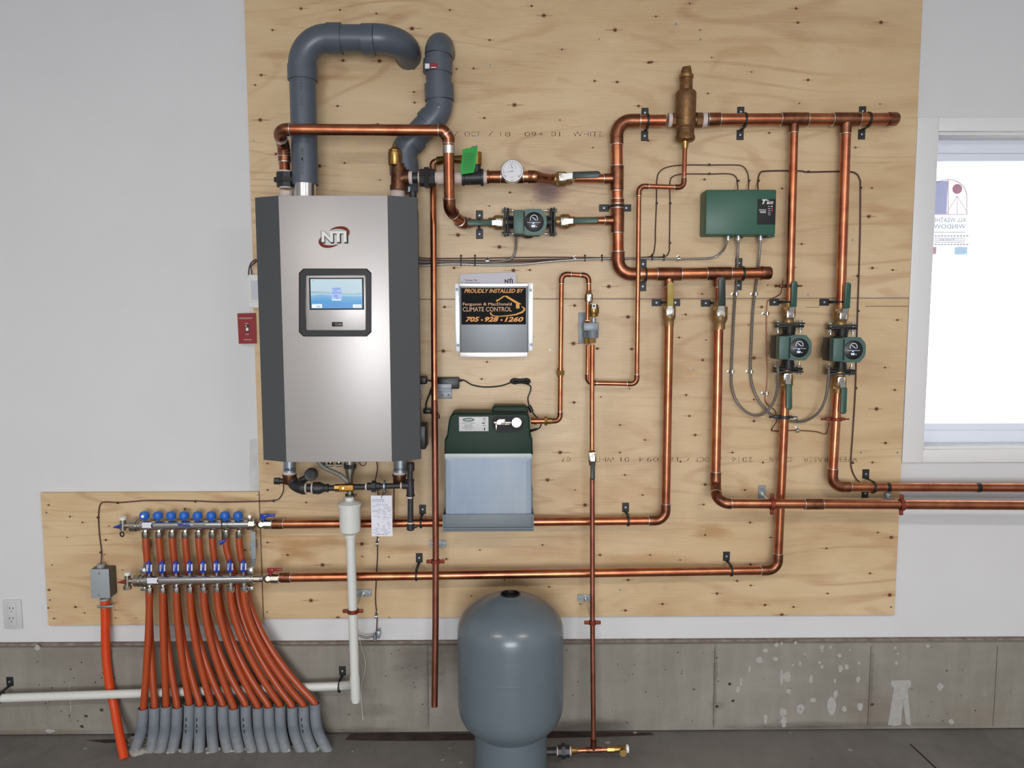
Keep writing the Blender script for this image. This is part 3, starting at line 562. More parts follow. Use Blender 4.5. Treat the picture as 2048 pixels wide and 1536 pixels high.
# ================================================================ BOILER
BD = .27; BF = .315                                            # shoulder and front plane
fl, fr, ft, fb = P(556, 391, BF), P(776, 391, BF), P(660, 391, BF).z, P(680, 924, BF).z
fx0 = (P(556, 391, BF).x+P(573, 923, BF).x)/2; fx1 = (P(776, 391, BF).x+P(783, 923, BF).x)/2
bx0 = (P(510, 393, BD).x+P(527, 918, BD).x)/2; bx1 = (P(835, 393, BD).x+P(840, 918, BD).x)/2
t = thing('boiler', 'wall-hung boiler with brushed steel front and charcoal sides', 'boiler', V(((bx0+bx1)/2, 0, fb)))
zc, hh = (ft+fb)/2, ft-fb
part(t, 'front_panel', MB().box(V(((fx0+fx1)/2, -BF+.004, zc)), (fx1-fx0, .008, hh), .0015), 'brushed')
for s, a, b in (('l', fx0, bx0), ('r', fx1, bx1)):
    part(t, 'side_panel', MB().prism([V((a, -BF+.001, fb)), V((b, -BD, fb)), V((b, -BD+.022, fb)), V((a, -BF+.012, fb))], (0, 0, hh)), 'charcoal')
mb = MB().box(V(((bx0+bx1)/2, -.130, zc+.01)), (bx1-bx0-.05, .26, hh-.045), .004); part(t, 'body', mb, 'charcoal')
mb = MB().box(V((bx1-.012, -.17, (P(845, 850, .2).z+P(845, 897, .2).z)/2)), (.05, .10, P(845, 850, .2).z-P(845, 897, .2).z), .004); part(t, 'vent_box', mb, 'black')
# logo
mb = MB(); mb.mi = 0
for s, r0 in ((1, 0), (-1, math.pi)):
    pts = []
    for i in range(13): a = math.radians(-15+i*12.5)+r0; pts.append((668+math.cos(a)*25*1.02+s*2, 474-math.sin(a)*15-s*4))
    q = [P(668+(x-668)*.94-(474-y)*-.62*.0+(474-y)*.5, y, BF+.003) for x, y in pts]; mb.tube(q, [.0006+.0042*math.sin(math.pi*i/12) for i in range(13)], 8)
part(t, 'logo_swoosh', mb, 'redring')
lt = part(t, 'logo_outline', textmb('NTI', 669, 474, BF, 25, 54, .07, mb=MB(), off=.0035), 'ink'); part(t, 'logo_letters', textmb('NTI', 668, 473, BF, 22, 50, .045, off=.0045), 'white', lt)  # dark printed outline behind the white letters
# display surround
def oct_ring(x0, y0, x1, y1, c, d): return [P(x, y, d) for x, y in ((x0+c, y0), (x1-c, y0), (x1, y0+c), (x1, y1-c), (x1-c, y1), (x0+c, y1), (x0, y1-c), (x0, y0+c))]
O0, O1 = oct_ring(597.5, 537, 743, 673, 9, BF), oct_ring(600, 539, 741, 671, 9, BF+.012); I1, I0 = oct_ring(610, 549.5, 732, 661.5, 2, BF+.012), oct_ring(612, 551, 731, 660, 2, BF+.002)
mb = MB(); mb.add(O0+O1+I1+I0, [[r*8+i, r*8+(i+1) % 8, (r+1)*8+(i+1) % 8, (r+1)*8+i] for r in range(3) for i in range(8)]); bz = part(t, 'bezel', mb, 'bezel')
mb = MB(); mb.pbox(611, 550, 732, 661, BF, BF+.003, .001); part(t, 'display_plate', mb, 'brushed', bz)
mb = MB(); mb.pbox(618.5, 555.5, 727.5, 619.5, BF+.002, BF+.005, .0005); part(t, 'screen_border', mb, 'ink', bz)
E_ = BF+.0052
m = bpy.data.materials.new('display_picture'); m.use_nodes = True; nt = m.node_tree; b = nt.nodes['Principled BSDF']; tc = N(nt, 'ShaderNodeTexCoord'); sp = N(nt, 'ShaderNodeSeparateXYZ'); nt.links.new(tc.outputs['Object'], sp.inputs[0])
wv = noise(nt, tc, 9, (1, 1, 2), 2, .5); m1 = N(nt, 'ShaderNodeMath', operation='MULTIPLY_ADD'); m1.inputs[1].default_value = .03; nt.links.new(wv.outputs['Fac'], m1.inputs[0]); nt.links.new(sp.outputs['Z'], m1.inputs[2])
zz0 = P(672, 618, E_).z-fb+.015; zz1 = P(672, 557, E_).z-fb+.015; mr = N(nt, 'ShaderNodeMapRange'); mr.inputs[1].default_value = zz0; mr.inputs[2].default_value = zz1; nt.links.new(m1.outputs[0], mr.inputs[0])
rp = ramp(nt, [(0, '6ea6e0'), (.22, '62aeea'), (.42, '8cc4ee'), (.49, 'c9e6f2'), (.53, '9cc4d8'), (.56, 'cfe6f2'), (1, 'd3ecf6')]); nt.links.new(mr.outputs[0], rp.inputs[0])
b.inputs['Base Color'].default_value = (0, 0, 0, 1); nt.links.new(rp.outputs[0], b.inputs['Emission Color']); b.inputs['Emission Strength'].default_value = .95; b.inputs['Roughness'].default_value = .2; M['lcd'] = m
mb = MB(); mb.pbox(621.5, 558, 724.5, 617, BF+.0045, E_); scr = part(t, 'screen', mb, 'lcd', bz)
M['lcdbox'] = mat('screen_icon', '8fa6d4', emit=.55); M['lcdpale'] = mat('screen_button', 'd6e6f6', emit=.7); M['lcdink'] = mat('screen_text', '4f6c90', emit=.35)
mb = MB(); mb.pbox(663, 574.5, 683, 601, E_, E_+.0006); mb.mi = 1; mb.pbox(624, 608.5, 644, 615.5, E_, E_+.0006); mb.pbox(706, 609, 723, 615.5, E_, E_+.0006); mb.pbox(664.5, 599, 682, 600.6, E_, E_+.0009)
mb.mi = 2
for y, x0, x1 in ((577, 666, 680), (581, 667, 674), (585, 664, 683), (590, 668, 675), (593, 668, 675), (596, 672, 677), (561.5, 624.5, 627.5), (611.3, 632, 642), (613.3, 633, 641), (612.3, 709, 720)): mb.pbox(x0, y, x1, y+1.1, E_, E_+.0009)
part(t, 'screen_icons', mb, ('lcdbox', 'lcdpale', 'lcdink'), bz)
mb = MB(); mb.pbox(663.5, 644, 685, 653, BF+.002, BF+.006, .0015); mb.mi = 1; mb.ring(P(672.5, 648.5, BF+.0065), (0, 1, 0), .0035, .0006, 14, 5); mb.pbox(678, 648, 681, 649.3, BF+.006, BF+.0065); part(t, 'power_button', mb, ('black', 'grey'), bz)
# stubs out of top and bottom
def stub(x, y0, y1, d, wpx, mt, nm, lab=None):
    k = S(x, (y0+y1)/2, d); part(t, nm, MB().tube([P(x, y0, d), P(x, y1, d)], wpx/2/k, 28), mt, None, lab)
stub(573, 383, 398, .13, 26, 'tape', 'supply_stub'); stub(610, 368, 400, .15, 43, 'steel', 'exhaust_adapter', 'shiny steel vent collar'); stub(795, 378, 400, .13, 29, 'tape', 'return_stub')
stub(826, 383, 400, .13, 15, 'iron', 'gas_plug'); stub(818, 374, 384, .13, 8, 'zinc', 'bleed_screw')
stub(579.5, 905, 944, .15, 25, 'zinc', 'outlet_stub'); stub(801, 905, 944, .15, 27, 'zinc', 'outlet_stub')
for sx, s, ww in ((579.5, 'INLET', 21), (800, 'OUTLET', 26)): part(t, 'stub_lettering', textmb(s, sx, 939.5, .15+.0245, 5.5, ww, .02, off=.0012), 'ink')
for x in (555, 571, 588): part(t, 'pipe_clamp', MB().tube([P(x+90, 922, .15), P(x+90, 932, .15)], .009, 12).tube([P(x+84, 930, .16), P(x+96, 930, .16)], .006, 10), 'nickel')
# condensate outlet and hose under the boiler
mb = MB().tube([P(700, 915, .15), P(700, 935, .15), P(700, 950, .15), P(700, 990, .15)], [.020, .021, .013, .012], 18); part(t, 'drain_outlet', mb, 'nickel')
mb = MB().tube([P(700, 928, .15), P(700, 936, .15)], .023, 8); part(t, 'hose_clamp', mb, 'iron')
part(t, 'hose', MB().tube(smooth(PP((636, 922, .17), (650, 936, .17), (680, 950, .16), (696, 966, .155), (699, 975, .15))), .0085, 12), 'clear')
part(t, 'wire_loop', MB().tube(smooth(PP((718, 922, .2), (722, 930, .2), (730, 930, .2), (733, 921, .2))), .0018, 6), 'cable')

# ================================================================ VENT PIPES
D1 = .14; r3 = 26/S(605, 250, D1)
t = thing('vent_pipe', 'grey plastic vent pipe rising from the boiler, bending right into the wall', 'vent pipe', P(609, 376, D1), 'grey vent pipes above the boiler')
A = P(611, 370, D1); Bc = P(606, 77, D1); Bc = V((A.x, A.y, Bc.z)); Cc = P(806, 79, D1); Cc.z = Bc.z; Cc.y = A.y
a1, t1 = arc_corner(A, Bc, Cc, r3*2.0, 12)
part(t, 'pipe', MB().tube([A, a1[0]], r3, 36), 'pvc'); q = (Cc-Bc).normalized()
mb = MB().tube(a1, r3*1.06, 36); mb.tube([a1[0]-V((0, 0, .05)), a1[0]], r3*1.13, 36); mb.tube([a1[-1], a1[-1]+q*.048], r3*1.13, 36); part(t, 'elbow', mb, 'pvc')
pend = a1[-1]
Ew = V((Cc.x, .06, Cc.z-.02)); Bk = V((Cc.x, -D1, Cc.z)); s0 = P(640, 79, D1); s0.z = Bk.z; s0.y = Bk.y
arc = [s0, P(742, 79, D1)]; a2, t2 = arc_corner(s0, Bk+V((.0, 0, 0)), Ew, r3*2.2, 14)
mb = MB().tube(a2+[Ew], r3*1.07, 36); mb.tube([P(725, 79, D1), P(749, 79, D1)], r3*1.14, 36); part(t, 'wall_elbow', mb, 'pvc'); part(t, 'pipe', MB().tube([pend, a2[0]], r3, 36), 'pvc')
mb = MB(); c = P(605, 95, D1+r3*1.02); mb.box(P(606, 93, D1+r3*.93), (.02, .0012, .014), 0, Matrix.Rotation(.5, 3, 'Y') @ Matrix.Rotation(.5, 3, 'X')); part(t, 'white_patch', mb, 'paper')
mb = MB()
textmb('SYSTEM 636', 604, 322, D1+r3-.003, 7, 50, .01, rot=math.pi/2, mb=mb, off=.003); textmb('PVC VENT', 602, 180, D1+r3-.003, 6, 56, 0, rot=math.pi/2, mb=mb, off=.003); part(t, 'pipe_lettering', mb, 'faint')
# intake
D2 = .085; r4 = 25.5/S(875, 200, D2)
t = thing('vent_pipe', 'grey plastic vent pipe with an offset, bending straight back into the wall', 'vent pipe', P(812, 340, D2), 'grey vent pipes above the boiler')
p0, p1, p2, p3 = P(811, 385, D2), P(808, 268, D2), P(880, 212, D2), P(875, 90, D2)
p1 = P(806, 300, D2); p2 = P(880, 222, D2)
a1, _ = arc_corner(p0, p1, p2, r4*1.8); a2, _ = arc_corner(p1, p2, p3, r4*1.8)
part(t, 'pipe', MB().tube([p0, p1], r4, 32), 'pvc'); part(t, 'pipe', MB().tube([a1[-1], a2[0]], r4, 32), 'pvc'); part(t, 'pipe', MB().tube([a2[-1], P(875.5, 110, D2)], r4, 32), 'pvc')
d1 = (p0-p1).normalized(); d2 = (p2-p1).normalized(); d3 = (p3-p2).normalized()
part(t, 'elbow', MB().tube(a1, r4*1.05, 32).tube([a1[0], a1[0]+d1*.05], r4*1.15, 32).tube([a1[-1], a1[-1]+d2*.03], r4*1.13, 32), 'pvc')
part(t, 'elbow', MB().tube(a2, r4*1.05, 32).tube([a2[0]-d2*.03, a2[0]], r4*1.13, 32).tube([a2[-1], a2[-1]+d3*.055], r4*1.15, 32).lathe(P(877, 212, D2+r4*1.02), (0, -1, 0), [(.009, 0), (.009, .003), (.006, .004)], 14), 'pvc')
pe = P(878, 84, D2); a3, _ = arc_corner(P(875.5, 140, D2), pe, V((pe.x+.004, .02, pe.z-.015)), r4*1.35, 12)
part(t, 'wall_elbow', MB().tube(a3+[V((pe.x+.004, .02, pe.z-.015))], r4*1.07, 32).tube([P(875, 147, D2), P(876, 122, D2)], r4*1.15, 32), 'pvc')
mb = MB(); mb.pbox(850, 127, 859, 137, D2+r4*1.02, D2+r4*1.02+.001); mb.mi = 1; mb.pbox(860, 126, 875, 137, D2+r4*1.14, D2+r4*1.14+.001); mb.mi = 0; mb.pbox(862, 134, 872, 135.6, D2+r4*1.15, D2+r4*1.15+.001); part(t, 'pipe_label', mb, ('paper', 'red'))

# ================================================================ COPPER NETWORK
H = .055; k0 = S(1300, 500, H); rH = 11.6/k0
t = thing('copper_header', 'thick copper header looping from the upper right cap down to the lower capped manifold', 'pipe', P(1236, 548, H), 'copper pipe runs')
p = PP((1330, 241, H), (1233, 241.5, H), (1236.5, 548.5, H), (1541, 546, H)); p[0].z = p[1].z
run(t, p, rH, bend=2.4)
yH = p[3]; part(t, 'cap', MB().tube([P(1524, 546, H), P(1539, 546, H), P(1542, 546, H)], [rH*1.13, rH*1.13, rH*.95], 24).tube([P(1521, 546, H), P(1525, 546, H)], rH*1.18, 24), 'fit')
L = V((-1, 0, 0)); R_ = V((1, 0, 0)); U = V((0, 0, 1)); D_ = V((0, 0, -1))
tee(t, P(1234, 357, H), U, L, rH, 8.5/k0); tee(t, P(1235, 441, H), U, L, rH, 8/k0); coup(t, P(1235, 403, H), U, rH, .4)
tee(t, P(1338, 548, H), R_, D_, rH, 8/k0); tee(t, P(1437, 547, H), R_, D_, rH, 9/k0)
part(t, 'branch_pipe', MB().tube(PP((1210, 357, H), (1150, 356.5, H)), 8.5/k0, 20), 'copper'); part(t, 'branch_pipe', MB().tube(PP((1215, 441, H), (1150, 442, H)), 7.5/k0, 20), 'copper')
part(t, 'branch_pipe', MB().tube(PP((1338, 560, H), (1338, 615, H)), 8/k0, 20), 'copper'); part(t, 'branch_pipe', MB().tube(PP((1438, 560, H), (1440, 612, H)), 9/k0, 20), 'copper')
t = thing('copper_header', 'thick copper header right of the bronze air separator, capped at its end', 'pipe', P(1588, 238, H), 'copper pipe runs')
part(t, 'pipe', MB().tube([P(1420, 239, H), P(1780, 238, H)], rH, 24), 'copper')
tee(t, P(1588, 238.5, H), R_, D_, rH, 8.3/k0, 2.3); tee(t, P(1692, 238.5, H), R_, D_, rH, 9.5/k0, 2.3); coup(t, P(1428, 239, H), R_, rH, 1)
part(t, 'cap', MB().tube([P(1776, 238, H), P(1792, 238, H), P(1796, 238, H)], [rH*1.13, rH*1.13, rH*.9], 24), 'fit')
part(t, 'drop_pipe', MB().tube([P(1588, 262, H), P(1579, 610, H)], 8.2/k0, 20), 'copper'); part(t, 'drop_pipe', MB().tube([P(1692, 262, H), P(1681, 615, H)], 9.6/k0, 20), 'copper')
# boiler flow pipe crossing in front of the vents
DF = .235; kf = S(720, 262, DF); rF = 11.2/kf
t = thing('copper_flow_pipe', 'long copper pipe crossing in front of the grey vents above the boiler', 'pipe', P(572, 372, .13), 'copper pipe runs')
run(t, PP((570, 345, .13), (567, 290, .16), (556, 259, DF), (886, 261, DF), (897, 276, DF-.005), (899, 418, .17), (923, 446, .07), (940, 446, H)), rF, bend=1.9, sock=.9)
coup(t, P(569, 318, .145), U, rF, .55); coup(t, P(568.5, 303, .15), U, rF, .3, fat=1.06)
part(t, 'solder_collar', MB().tube([P(898, 291, DF-.01), P(898, 307, DF-.012)], rF*1.1, 24), 'solder')
part(t, 'reducer', MB().tube(PP((925, 446, H), (935, 446, H), (950, 446, H)), [8.5/k0, 8.5/k0, 7.2/k0], 20), 'fit')
part(t, 'pipe', MB().tube(PP((940, 446, H), (985, 445.5, H)), 7.4/k0, 20), 'copper')
def union(label, c, ax, r, R, L, group='black iron unions', tape=True, mt='iron'):
    c = V(c); ax = V(ax).normalized(); t = thing('pipe_union', label, 'union', c, group)
    part(t, 'body', MB().lathe(c, ax, [(r, -L), (R*.78, -L), (R*.8, -L*.3), (R*.8, L*.9), (r, L*.9)], 8, True), mt)
    part(t, 'union_nut', MB().lathe(c, ax, [(R*.7, -L*.42), (R, -L*.4), (R, L*.18), (R*.7, L*.2)], 6), mt)
    if tape: part(t, 'thread_tape', MB().tube([c-ax*L*1.2, c-ax*L], r*1.05, 18), 'tape'); part(t, 'thread_tape', MB().tube([c+ax*L*.9, c+ax*L*1.15], r*1.05, 18), 'tape')
    return t
union('black iron union on top of the boiler under the long crossing copper pipe', P(571, 359, .13), U, .021, .040, .026)
# return line: bronze elbow, union, side tee, gauge, reducer
DR = .155; kr = S(900, 353, DR); rR = 11.3/kr
t = thing('bronze_elbow', 'brown bronze elbow fitting standing on the right of the boiler top', 'pipe fitting', P(795, 380, DR))
mb = MB().tube([P(797, 376, DR), P(797, 335, DR)], 15/kr, 24).tube([P(797, 380, DR), P(797, 371, DR)], 17/kr, 24).tube([P(797, 340, DR), P(797, 327, DR)], 11/kr, 20)
mb.tube(smooth(PP((797, 372, DR), (799, 362, DR), (806, 356, DR), (818, 355, DR))), 14/kr, 24).tube([P(812, 355, DR), P(818, 355, DR)], 15.5/kr, 24); part(t, 'body', mb, 'darkbronze')
t = thing('air_vent', 'small brass bottle-shaped air vent on the bronze elbow', 'air vent', P(791, 328, DR))
part(t, 'body', MB().lathe(P(790, 336, DR), U, [(.010, 0), (.013, .006), (.021, .008), (.023, .011), (.023, .052), (.021, .054), (.021, .060), (.015, .066), (.012, .068)], 24), 'brass')
part(t, 'cap', MB().lathe(P(790, 299, DR), U, [(.012, 0), (.010, .008), (.005, .01), (.0045, .018), (.002, .02)], 16), 'brass')
c = P(841, 355.5, DR); union('black iron union right of the bronze elbow in front of the thin riser', P(856, 355.5, DR+.004), R_, .019, .038, .028)
t = thing('copper_return_pipe', 'thick short copper pipe carrying the round gauge', 'pipe', P(1000, 356, DR), 'copper pipe runs')
part(t, 'nipple', MB().tube([P(818, 355.5, DR), P(845, 355.5, DR)], 10/kr, 18), 'iron'); each(t, 'thread_tape', 'tape', [((817, 355.5, DR), (825, 355.5, DR), 13/kr), ((875, 356, DR), (888, 356, DR), 13/kr), ((908, 356, DR), (925, 356, DR), 12.5/kr), ((966, 355, DR), (975, 355, DR), 12.5/kr)])
part(t, 'nipple', MB().tube([P(880, 356, DR), P(925, 356, DR)], 10/kr, 18), 'iron')
part(t, 'pipe', MB().tube([P(976, 354, DR), P(1070, 353.5, DR)], rR, 24), 'copper'); part(t, 'adapter', MB().tube([P(974, 354, DR), P(978, 354, DR), P(979, 354, DR), P(1000, 354, DR)], [13.5/kr, 13.5/kr, rR*1.1, rR*1.1], 24), 'fit')
coup(t, P(1024, 353.5, DR), R_, rR, 2.0); part(t, 'reducer', MB().tube(PP((1056, 353.5, DR), (1066, 353.5, DR), (1074, 354, .13), (1085, 356, .09), (1100, 357, H)), [rR*1.12, rR*1.12, rR*1.05, rR*.86, rR*.8], 24), 'fit')
part(t, 'pipe', MB().tube(PP((1085, 356, .09), (1110, 357, H)), rR*.72, 24), 'copper')
t = thing('pipe_tee', 'black iron side tee between the union and the gauge', 'pipe fitting', P(945, 355, DR))
mb = MB().tube([P(924, 356, DR), P(929, 356, DR), P(930, 356, DR), P(961, 355, DR), P(962, 355, DR), P(967, 355, DR)], [15.5/kr, 15.5/kr, 14/kr, 14/kr, 17/kr, 17/kr], 24).tube([P(952, 350, DR), P(952, 322, DR)], .017, 18); part(t, 'body', mb, 'iron')
# gauge
gc = P(1024.5, 342, DR+.055); kg = S(1024, 342, DR+.055); rg = 23.5/kg
t = thing('pressure_gauge', 'round white-faced temperature and pressure gauge on the copper pipe', 'gauge', gc)
part(t, 'case', MB().tube([gc+V((0, .045, -.01)), gc+V((0, .02, 0))], .009, 12).lathe(gc+V((0, .024, 0)), (0, -1, 0), [(rg*.9, 0), (rg*.97, .003), (rg*.97, .024), (rg*.93, .026), (rg*.9, .024)], 36), 'steel')
fc = gc+V((0, -.0008, 0)); part(t, 'dial', MB().lathe(fc+V((0, .002, 0)), (0, -1, 0), [(rg*.91, 0), (rg*.91, .0015)], 36), 'dial'); mb = MB(); f2 = fc+V((0, -.0006, 0))
for a_ in range(-40, 221, 13): u = V((math.cos(math.radians(a_)), 0, math.sin(math.radians(a_)))); mb.box(f2+u*rg*.78-V((0, 0, rg*.0)), (.0012, .0004, .0042), 0, Matrix.Rotation(-math.radians(a_-90), 3, 'Y'))
for a_ in range(-20, 201, 22): u = V((math.cos(math.radians(a_)), 0, math.sin(math.radians(a_)))); mb.box(f2+V((0, 0, rg*.32))+u*rg*.30, (.0009, .0004, .0022), 0, Matrix.Rotation(-math.radians(a_-90), 3, 'Y'))
for s, x, y in (('30', 1024, 361), ('15', 1011, 352), ('45', 1037, 352), ('psi', 1024, 354), ('0', 1008, 344)): textmb(s, x, y, -f2.y, 2.4, None, 0, mb=mb)
part(t, 'dial_markings', mb, 'ink'); part(t, 'needle', MB().prism([f2+V((.004, -.001, .0005)), f2+V((-rg*.62, -.001, -.0048)), f2+V((.004, -.001, -.001))], (0, -.0006, 0)), 'ink')
part(t, 'needle', MB().prism([f2+V((.001, -.001, rg*.22)), f2+V((-.0045, -.001, rg*.68)), f2+V((-.001, -.001, rg*.22))], (0, -.0006, 0)), 'ink')
# relief valve, thin riser, green tag
t = thing('relief_valve', 'brass relief valve behind the green tag with a small steel lever', 'valve', P(945, 318, DR))
part(t, 'body', MB().tube(PP((877, 322, .06), (890, 319, .075), (905, 319, .1), (935, 319, DR), (952, 320, DR)), [.016, .013, .014, .015, .019], 16).tube([P(951, 330, DR), P(951, 305, DR)], .022, 14), 'brass')
part(t, 'lever', MB().tube([P(943, 296, DR+.02), P(955, 293, DR+.02)], .0045, 8).tube([P(950, 307, DR+.01), P(944, 296, DR+.02)], .004, 8), 'zinc')
mb = MB(); a = [P(x, y, DR+.05+.01*((y-295)/40)) for x, y in ((925, 299), (932, 297), (955, 293), (953, 320), (948, 345), (922, 349), (921, 335), (924, 315))]; mb.prism(a, (0, .0008, 0))
mb.mi = 1
for i in range(9): mb.pbox(927+.3*i*-.2, 306+i*4, 949-.4*i, 306.8+i*4, DR+.061, DR+.0615)
mono('hang_tag', mb, ('gtag', 'hgreen'), 'bright green printed tag hanging beside the brass relief valve', 'tag')
t = thing('copper_riser', 'thin long copper pipe right of the boiler, open at its lower end', 'pipe', P(868, 1413, .21), 'copper pipe runs')
rr = .0112; pt = PP((880, 323, .06), (866, 325, .055), (867.5, 400, .065), (869, 800, .13)); run(t, pt[:2]+[pt[3]], rr, bend=2.6, seg=18)
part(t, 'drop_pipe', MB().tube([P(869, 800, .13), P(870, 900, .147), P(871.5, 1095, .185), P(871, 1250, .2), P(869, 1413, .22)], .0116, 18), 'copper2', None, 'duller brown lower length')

# pumps, valves in the upper lines
pump('green circulator pump on the horizontal copper line beside the header', P(1059, 444.5, H), R_, (-.006, -.012))
pump('green circulator pump on the middle vertical pipe, left one of the vertical pair', P(1577, 695, H), U, (-.022, .004))
pump('green circulator pump on the rightmost vertical pipe', P(1682, 699, H), U, (-.024, .004))
valve('brass ball valve with a black grip pointing right, after the gauge', P(1124, 358, H), R_, 8.5/k0, .036, .026, (1125, 354), (1145, 351), (1201, 349), 13, 'hdark')
valve('brass flanged ball valve left of the horizontal pump, green grip pointing left', P(996, 445, H), L, 8/k0, .034, .026, (999, 445), (984, 446), (934, 446), 11, 'hgreen')
valve('brass flanged ball valve right of the horizontal pump, green grip pointing right', P(1131, 443, H), R_, 8/k0, .034, .026, (1129, 443), (1146, 442), (1197, 441), 11, 'hgreen')
valve('brass ball valve with a yellow grip under the lower header', P(1338, 627, H), D_, 8.2/k0, .046, .024, (1340, 624), (1340, 612), (1340, 563), 12, 'hyellow')
valve('brass ball valve with a long dark green grip beside the yellow one', P(1439, 630, H), D_, 9.5/k0, .052, .029, (1442, 626), (1443, 612), (1443, 554), 14, 'hdark')
valve('brass flanged ball valve above the left vertical pump, green grip pointing up', P(1577, 626, H), D_, 8.6/k0, .036, .025, (1581, 629), (1586, 614), (1588, 562), 12, 'hgreen')
valve('brass flanged ball valve above the rightmost pump, green grip pointing up', P(1681, 630, H), D_, 9.8/k0, .037, .027, (1687, 632), (1692, 617), (1695, 565), 12, 'hgreen')
valve('brass flanged ball valve below the left vertical pump, green grip pointing down', P(1572, 759, H), U, 8.6/k0, .037, .025, (1575, 754), (1577, 768), (1577, 820), 12, 'hgreen')
valve('brass flanged ball valve below the rightmost pump, green grip pointing down', P(1677, 764, H), U, 9.8/k0, .040, .027, (1683, 761), (1687, 775), (1685, 828), 12, 'hgreen')
# lower lines
k1 = S(1300, 1000, .06)
t = thing('copper_supply_pipe', 'copper pipe from the yellow-handled valve down and left to the upper manifold', 'pipe', P(1330, 1041, .06), 'copper pipe runs')
run(t, PP((1338, 652, H), (1331, 1041, .06), (549, 1048.5, .06)), 8.6/k1); coup(t, P(556, 1048.4, .06), R_, 8.6/k1, 1.3)
t = thing('copper_return_line', 'copper pipe below the left vertical pump running left to the lower manifold', 'pipe', P(1556, 1140, .06), 'copper pipe runs')
run(t, PP((1571, 778, H), (1555, 1140.5, .06), (565, 1155.5, .11)), 8.8/k1); coup(t, P(571, 1155.3, .11), R_, 8.6/k1, 1.3)
t = thing('copper_distribution_pipe', 'copper pipe from the dark-handled valve turning right, lower of the pair leaving the picture', 'pipe', P(1447, 1005, .14), 'copper pipe runs')
run(t, PP((1437, 652, H), (1431, 968, .07), (1434, 1007, .145), (2120, 1011, .15)), 9.3/k1, bend=2.6); coup(t, P(1627, 1008.3, .146), R_, 9.3/k1, 1.9)
t = thing('copper_distribution_pipe', 'copper pipe below the rightmost pump turning right, upper of the pair leaving the picture', 'pipe', P(1667, 974, .06), 'copper pipe runs')
run(t, PP((1675, 783, H), (1663.5, 974, .065), (2120, 975.5, .07)), 9.3/k1, bend=2.4)
part(t, 'pipe_tape', MB().tube(PP((1772, 974.6, .066), (1779, 974.6, .066)), 9.6/k1, 24).tube(PP((1951, 975, .068), (1960, 975, .068)), 9.6/k1, 24), 'black', None, 'black bands marked on the pipe')
# air separator
c = P(1371, 240, H+.01); k = S(1371, 240, H+.01)
t = thing('air_separator', 'tall cast bronze air separator at the upper header', 'air separator', P(1371, 281, H+.01))
pr = [(15.5, 282), (19, 279), (19.5, 273), (17.5, 269), (17, 256), (19, 254), (19.8, 248), (20.5, 200), (20.5, 188), (18, 184), (13, 182), (12.4, 162), (12.2, 160)]
part(t, 'body', MB().lathe(c, U, [(a/k, (240-b)/k) for a, b in pr], 32).tube([P(1345, 240, H), P(1397, 240, H)], 11/k, 20).tube([P(1343, 240, H), P(1350, 240, H)], 14/k, 8).tube([P(1392, 240, H), P(1404, 240, H)], 15/k, 8), 'bronze')
mb = MB(); textmb('AIR SCOOP', 1372, 222, H+.01+20.5/k, 5, 46, -.005, rot=math.pi/2, mb=mb, off=.0008); part(t, 'cast_lettering', mb, 'brass')
part(t, 'vent_collar', MB().lathe(c, U, [(12/k, 80/k), (14.5/k, 81/k), (14.5/k, 87/k), (11/k, 88/k)], 24), 'brass')
part(t, 'vent_cap', MB().lathe(c, U, [(11/k, 87/k), (10.5/k, 95/k), (8.5/k, 102/k), (5/k, 103/k)], 20).ball(c+V((4/k, -8/k, 100/k)), 3.2/k, (1, 1, 1), 10), 'bronze')
each(t, 'thread_tape', 'tape', [((1336, 240, H), (1343, 240, H), 14/k), ((1404, 240, H), (1413, 240, H), 14/k)])
# small-bore line from the separator down to the regulator
k2 = S(1270, 600, .06); rs = .0085
t = thing('copper_feed_line', 'thin copper line dropping from the air separator and looping to the grey regulator', 'pipe', P(1275, 768, .06), 'copper pipe runs')
run(t, PP((1370, 285, .065), (1367.5, 375, .075), (1278, 372, .075), (1273.5, 768, .075), (1175, 766, .06), (1176, 690, .06)), rs, bend=2.4, sock=1.6, seg=16)
part(t, 'adapter', MB().tube([P(1370, 283, .065), P(1370, 297, .065)], [.014, .010], 16), 'brass')
t = thing('copper_feed_line', 'thin copper line looping from the green feeder up and over to the regulator', 'pipe', P(1121, 840, .07), 'copper pipe runs')
run(t, PP((1080, 842, .09), (1120, 842, .08), (1123, 548, .065), (1177, 551, .065), (1178, 584, .065)), rs, bend=2.4, sock=1.6, seg=16)
part(t, 'brass_union', MB().tube([P(1120.5, 736, .07), P(1120.5, 754, .07)], .011, 12).tube([P(1120.5, 741, .07), P(1120.5, 750, .07)], .0165, 6), 'brass')
part(t, 'adapter', MB().tube(PP((1062, 842, .09), (1090, 842, .09)), .011, 14).tube(PP((1068, 842, .09), (1073, 842, .09)), .0135, 14), 'copper'); part(t, 'brass_nut', MB().tube(PP((1089, 842, .088), (1094, 842, .088)), .017, 8).tube(PP((1094, 842, .088), (1104, 842, .087)), [.013, .011], 12), 'brass')
t = thing('copper_tank_line', 'thin long copper pipe from the grey regulator down to the floor tank fittings', 'pipe', P(1187, 1500, .25), 'copper pipe runs')
part(t, 'pipe', MB().tube(PP((1184.5, 690, .085), (1184, 800, .105), (1184, 900, .125)), rs, 16), 'copper')
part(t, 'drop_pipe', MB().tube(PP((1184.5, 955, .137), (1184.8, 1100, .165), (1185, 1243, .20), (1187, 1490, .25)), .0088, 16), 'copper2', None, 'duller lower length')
part(t, 'twin_pipe', MB().tube(PP((1178.5, 690, .07), (1178.5, 764, .075)), .0045, 10), 'copper')
